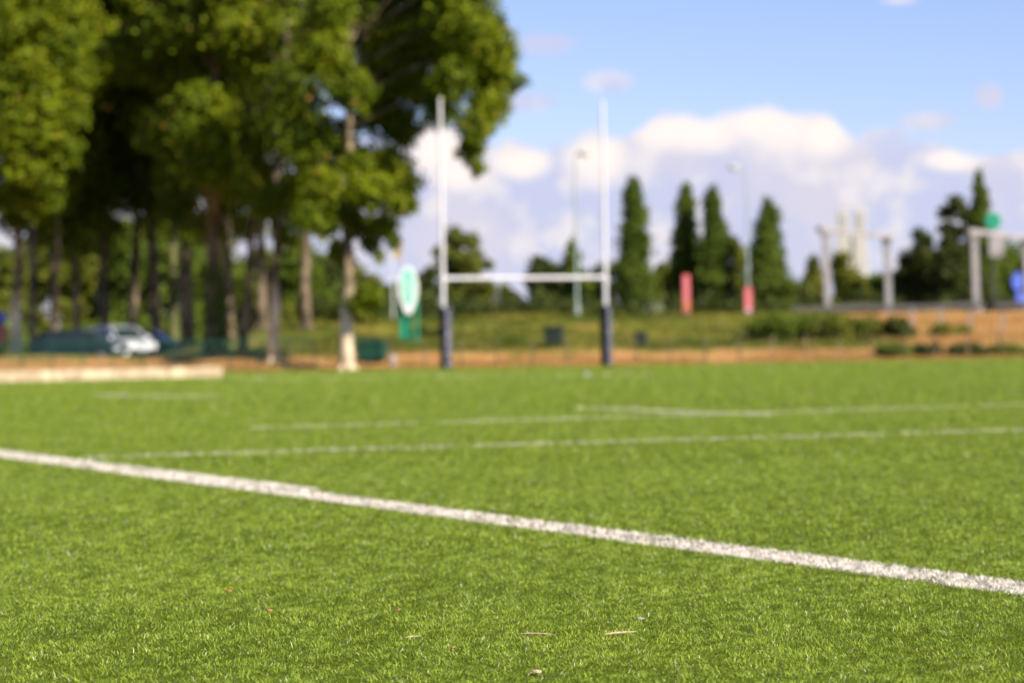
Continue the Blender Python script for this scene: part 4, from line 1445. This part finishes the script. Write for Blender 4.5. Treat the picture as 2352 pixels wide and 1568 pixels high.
# ------------------------------------------------------------------ cars
def car(label, x, y, rz, paint):
    z = Hs(x, y) + .02
    t = empty('parked_car', (x, y, z), label, 'car', 'cars parked behind the fence', rz=rz)
    # stations along the length (front +x): x, half width, z low, z belt
    prof = [(-2.02, .55, .80), (-1.98, .42, .98), (-1.7, .30, 1.0), (-1.0, .24, .98), (0, .22, .97), (.75, .24, .95), (1.1, .25, .92), (1.6, .28, .84), (1.92, .34, .72), (2.04, .42, .60)]
    hw = [.66, .76, .82, .85, .86, .86, .85, .82, .74, .60]
    vs, fs = [], []
    n = 8
    for (px, lo, hi), w in zip(prof, hw):
        mid = lo + (hi - lo) * .55
        ring = [(px, -w * .80, lo), (px, -w, lo + .1), (px, -w, mid), (px, -w * .9, hi), (px, w * .9, hi), (px, w, mid), (px, w, lo + .1), (px, w * .80, lo)]
        vs += ring
    for s_ in range(len(prof) - 1):
        for i in range(n):
            j = (i + 1) % n
            fs.append((s_ * n + i, s_ * n + j, (s_ + 1) * n + j, (s_ + 1) * n + i))
    fs.append(tuple(range(n))); fs.append(tuple((len(prof) - 1) * n + i for i in range(n))[::-1])
    mb = MB(); mb.add(vs, fs)
    body = mb.build('body', M[paint], t, smooth=False)
    bm = body.modifiers.new('bevel', 'BEVEL'); bm.width = .05; bm.segments = 2; bm.limit_method = 'ANGLE'
    # roof and pillars
    mb = MB()
    rp = [(-1.85, .97), (-1.45, 1.38), (-.9, 1.46), (-.1, 1.46), (.35, 1.40), (1.12, .92)]
    wv = [.76, .64, .62, .62, .62, .74]
    for (a, wa_), (b, wb) in zip(list(zip(rp, wv))[:-1], list(zip(rp, wv))[1:]):
        for s_ in (-1, 1):
            mb.tube([(a[0], s_ * wa_, a[1]), (b[0], s_ * wb, b[1])], [.04, .04], n=6)
    mb.add([(x_, w_ * s_, z_ + .0) for (x_, z_), w_ in list(zip(rp, wv))[1:5] for s_ in (-1, 1)], [(0, 2, 3, 1), (2, 4, 5, 3), (4, 6, 7, 5)])
    mb.add([(x_, w_ * s_, z_ + .035) for (x_, z_), w_ in list(zip(rp, wv))[1:5] for s_ in (-1, 1)], [(0, 1, 3, 2), (2, 3, 5, 4), (4, 5, 7, 6)])
    for s_ in (-1, 1):
        mb.tube([(-.35, s_ * .77, .97), (-.35, s_ * .63, 1.44)], [.04, .035], n=6)
        mb.tube([(-1.15, s_ * .77, .97), (-1.2, s_ * .63, 1.42)], [.06, .05], n=6)
    mb.build('roof', M[paint], t)
    mb = MB(); mb.add([(.37, -.60, 1.38), (.37, .60, 1.38), (1.09, .71, .93), (1.09, -.71, .93)], [(0, 3, 2, 1)]); ws = mb.build('windscreen', M['glass'], t)
    mb = MB(); mb.add([(-1.46, -.61, 1.37), (-1.46, .61, 1.37), (-1.84, .73, .98), (-1.84, -.73, .98)], [(0, 1, 2, 3)]); mb.build('rear_window', M['glass'], t)
    for s_ in (-1, 1):
        mb = MB(); mb.add([(-.32, s_ * .765, .97), (1.02, s_ * .75, .94), (.33, s_ * .625, 1.39), (-.32, s_ * .628, 1.43)], [(0, 1, 2, 3)]); mb.build('side_window', M['glass'], t)
        mb = MB(); mb.add([(-1.78, s_ * .755, .98), (-.38, s_ * .765, .97), (-.38, s_ * .628, 1.43), (-1.42, s_ * .64, 1.38)], [(0, 1, 2, 3)]); mb.build('side_window', M['glass'], t)
        mb = MB(); mb.box((.85, s_ * .93, .98), (.12, .18, .12), bev=.03); mb.build('wing_mirror', M[paint], t)
        mb = MB(); mb.box((1.90, s_ * .60, .66), (.26, .26, .15), bev=.05); mb.build('headlight', M['headlight'], t)
        mb = MB(); mb.box((-1.97, s_ * .66, .80), (.12, .16, .26), bev=.03); mb.build('taillight', M['taillight'], t)
        for wx in (-1.25, 1.28):
            mb = MB(); mb.tube([(wx, s_ * .68, .31), (wx, s_ * .70, .31), (wx, s_ * .86, .31), (wx, s_ * .88, .31)], [.26, .31, .31, .27], n=20); wh = mb.build('wheel', M['tyre'], t)
            mb = MB(); mb.tube([(wx, s_ * .87, .31), (wx, s_ * .895, .31)], [.20, .17], n=10); mb.build('rim', M['rim'], wh)
    mb = MB(); mb.box((2.02, 0, .40), (.12, 1.1, .16), bev=.03); mb.build('bumper_grille', M['tyre'], t)
    mb = MB(); mb.box((2.085, 0, .45), (.012, .5, .11)); mb.build('number_plate', M['sign_white'], t)
    return t


def carx(u, y):
    return (u - 1176) / FP * y


car('dark blue car at the left end of the parked cars', carx(185, 97), 97, math.radians(-14), 'car_dark')
car('white hatchback with its bonnet to the right', carx(276, 101), 101, math.radians(-52), 'car_white')
car('dark teal car parked behind the white hatchback', carx(340, 106), 106, math.radians(-14), 'car_teal')

# ------------------------------------------------------------------ distant church with two towers
Yc = 1500.0
p = at(1957, 580, Yc)
z = Hs(p.x, Yc)
k = Yc / FP
t = empty('church', (p.x, Yc, z), 'distant pale church with twin towers behind the wide portal', 'church', rz=-.12)
zt = at(1957, 458, Yc).z - z
zb = at(1957, 540, Yc).z - z
for s_ in (-1, 1):
    mb = MB()
    cx = s_ * 19 * k
    mb.box((cx, 0, zb / 2), (8.6, 8.6, zb), bev=.3)
    mb.box((cx, 0, zb + (zt - zb) * .35), (6.8, 6.8, (zt - zb) * .7), bev=.5)
    for a in (-1, 1):
        for b in (-1, 1):
            mb.box((cx + a * 2.4, b * 2.4, zb + (zt - zb) * .8), (1.0, 1.0, (zt - zb) * .42), taper=.4)
    tw = mb.build('tower', M['church_stone'], t)
    mb = MB()
    for a in (-1.2, 1.2):
        mb.box((cx + a, -3.43, zb + (zt - zb) * .35), (1.1, .1, (zt - zb) * .5))
    mb.build('belfry_opening', M['void'], tw)
mb = MB()
mb.box((0, .3, zb * .46), (38 * k - 8.6, 5.5, zb * .92))
mb.build('front', M['church_stone'], t)
mb = MB(); mb.tube([(0, -2.5, zb * .72), (0, -2.46, zb * .72)], [2.4, 2.4], n=24); mb.build('rose_window', M['void'], t)
mb = MB(); mb.box((0, 28, zb * .36), (13, 50, zb * .72)); nv = mb.build('nave', M['church_stone'], t)
mb = MB(); mb.poly([(-7, 3.2, zb * .72), (7, 3.2, zb * .72), (0, 3.2, zb * .98)], 50, (0, 1, 0)); mb.build('roof', M['slate'], t)

# small house with orange roof glimpsed between the trees
p = at(858, 735, 170)
z = Hs(p.x, 170)
t = empty('house', (p.x, 170, z), 'small house with a red tiled roof glimpsed right of the nearest trunk', 'house')
mb = MB(); mb.box((0, 0, .9), (4.4, 4, 1.8)); mb.build('wall', M['render_wall'], t)
mb = MB(); mb.poly([(-2.5, -2.3, 1.8), (2.5, -2.3, 1.8), (2.5, 0, 2.9), (-2.5, 0, 2.9)], .12, (0, -.3, .95)); mb.poly([(-2.5, 2.3, 1.8), (2.5, 2.3, 1.8), (2.5, 0.02, 2.9), (-2.5, 0.02, 2.9)], .12, (0, .3, .95)); mb.build('roof', M['roof_tile'], t)
for a in (-1.2, 1.2):
    mb = MB(); mb.box((a, -2.01, 1.0), (.8, .06, .9)); mb.build('window', M['void'], t)

# ------------------------------------------------------------------ debris on the near turf
def straw(label, u0, v0, u1, v1, rad, mat='straw', name='straw_piece'):
    a, b = ground(u0, v0), ground(u1, v1)
    a.z = b.z = .011
    t = b - a
    m = MB()
    pts = [Vector((0, 0, 0)), t * .3 + Vector((0, 0, .0015)), t * .7 + Vector((0, 0, .001)), t]
    rad *= .75
    m.tube(pts, [rad * .5, rad, rad * .9, rad * .3], n=7)
    o = m.build(name, M[mat])
    o.location = a
    tag(o, label, 'straw')
    return o


straw('long pale straw lying on the turf, the one closest to the brown chip', 1388, 1466, 1460, 1459, .0042)
straw('two-tone straw lying on the turf left of the longest straw', 1196, 1464, 1275, 1466, .0035)
straw('short thin straw furthest left of the three on the turf', 930, 1473, 966, 1469, .0025)


def chip(label, u, v, w, mat, cat, name, z=.012):
    p = ground(u, v)
    mb = MB()
    R = w / FP * p.y
    rr = np.random.default_rng(int(u))
    n = 9
    top = [(R * math.cos(2 * PI * i / n) * rr.uniform(.6, 1.1), R * .8 * math.sin(2 * PI * i / n) * rr.uniform(.6, 1.1), R * .18 + rr.uniform(0, .3) * R) for i in range(n)]
    bot = [(x_ * 1.05, y_ * 1.05, z_ - R * .35) for x_, y_, z_ in top]
    vs = top + bot + [(0, 0, R * .45)]
    fs = [(i, (i + 1) % n, 2 * n) for i in range(n)] + [(i, i + n, (i + 1) % n + n, (i + 1) % n) for i in range(n)] + [tuple(range(n, 2 * n))[::-1]]
    mb.add(vs, fs)
    o = mb.build(name, M[mat])
    o.location = (p.x, p.y, z)
    tag(o, label, cat)


chip('small brown stone chip on the turf above the longest straw', 1471, 1430, 9, 'pebble', 'stone', 'stone_chip')
chip('pale stone chip on the turf at the bottom edge', 1232, 1554, 11, 'straw', 'stone', 'stone_chip')
chip('orange leaf scrap on the left turf, upper of the two', 526, 1366, 8, 'dead_leaf', 'leaf', 'leaf_scrap')
chip('orange leaf scrap on the left turf, lower of the two', 618, 1411, 8, 'dead_leaf', 'leaf', 'leaf_scrap')
chip('tiny orange leaf scrap between the left leaf scraps and the straws', 915, 1409, 5, 'dead_leaf', 'leaf', 'leaf_scrap')
chip('dark red leaf scrap near the bottom edge of the turf', 1040, 1497, 6, 'dead_leaf', 'leaf', 'leaf_scrap')
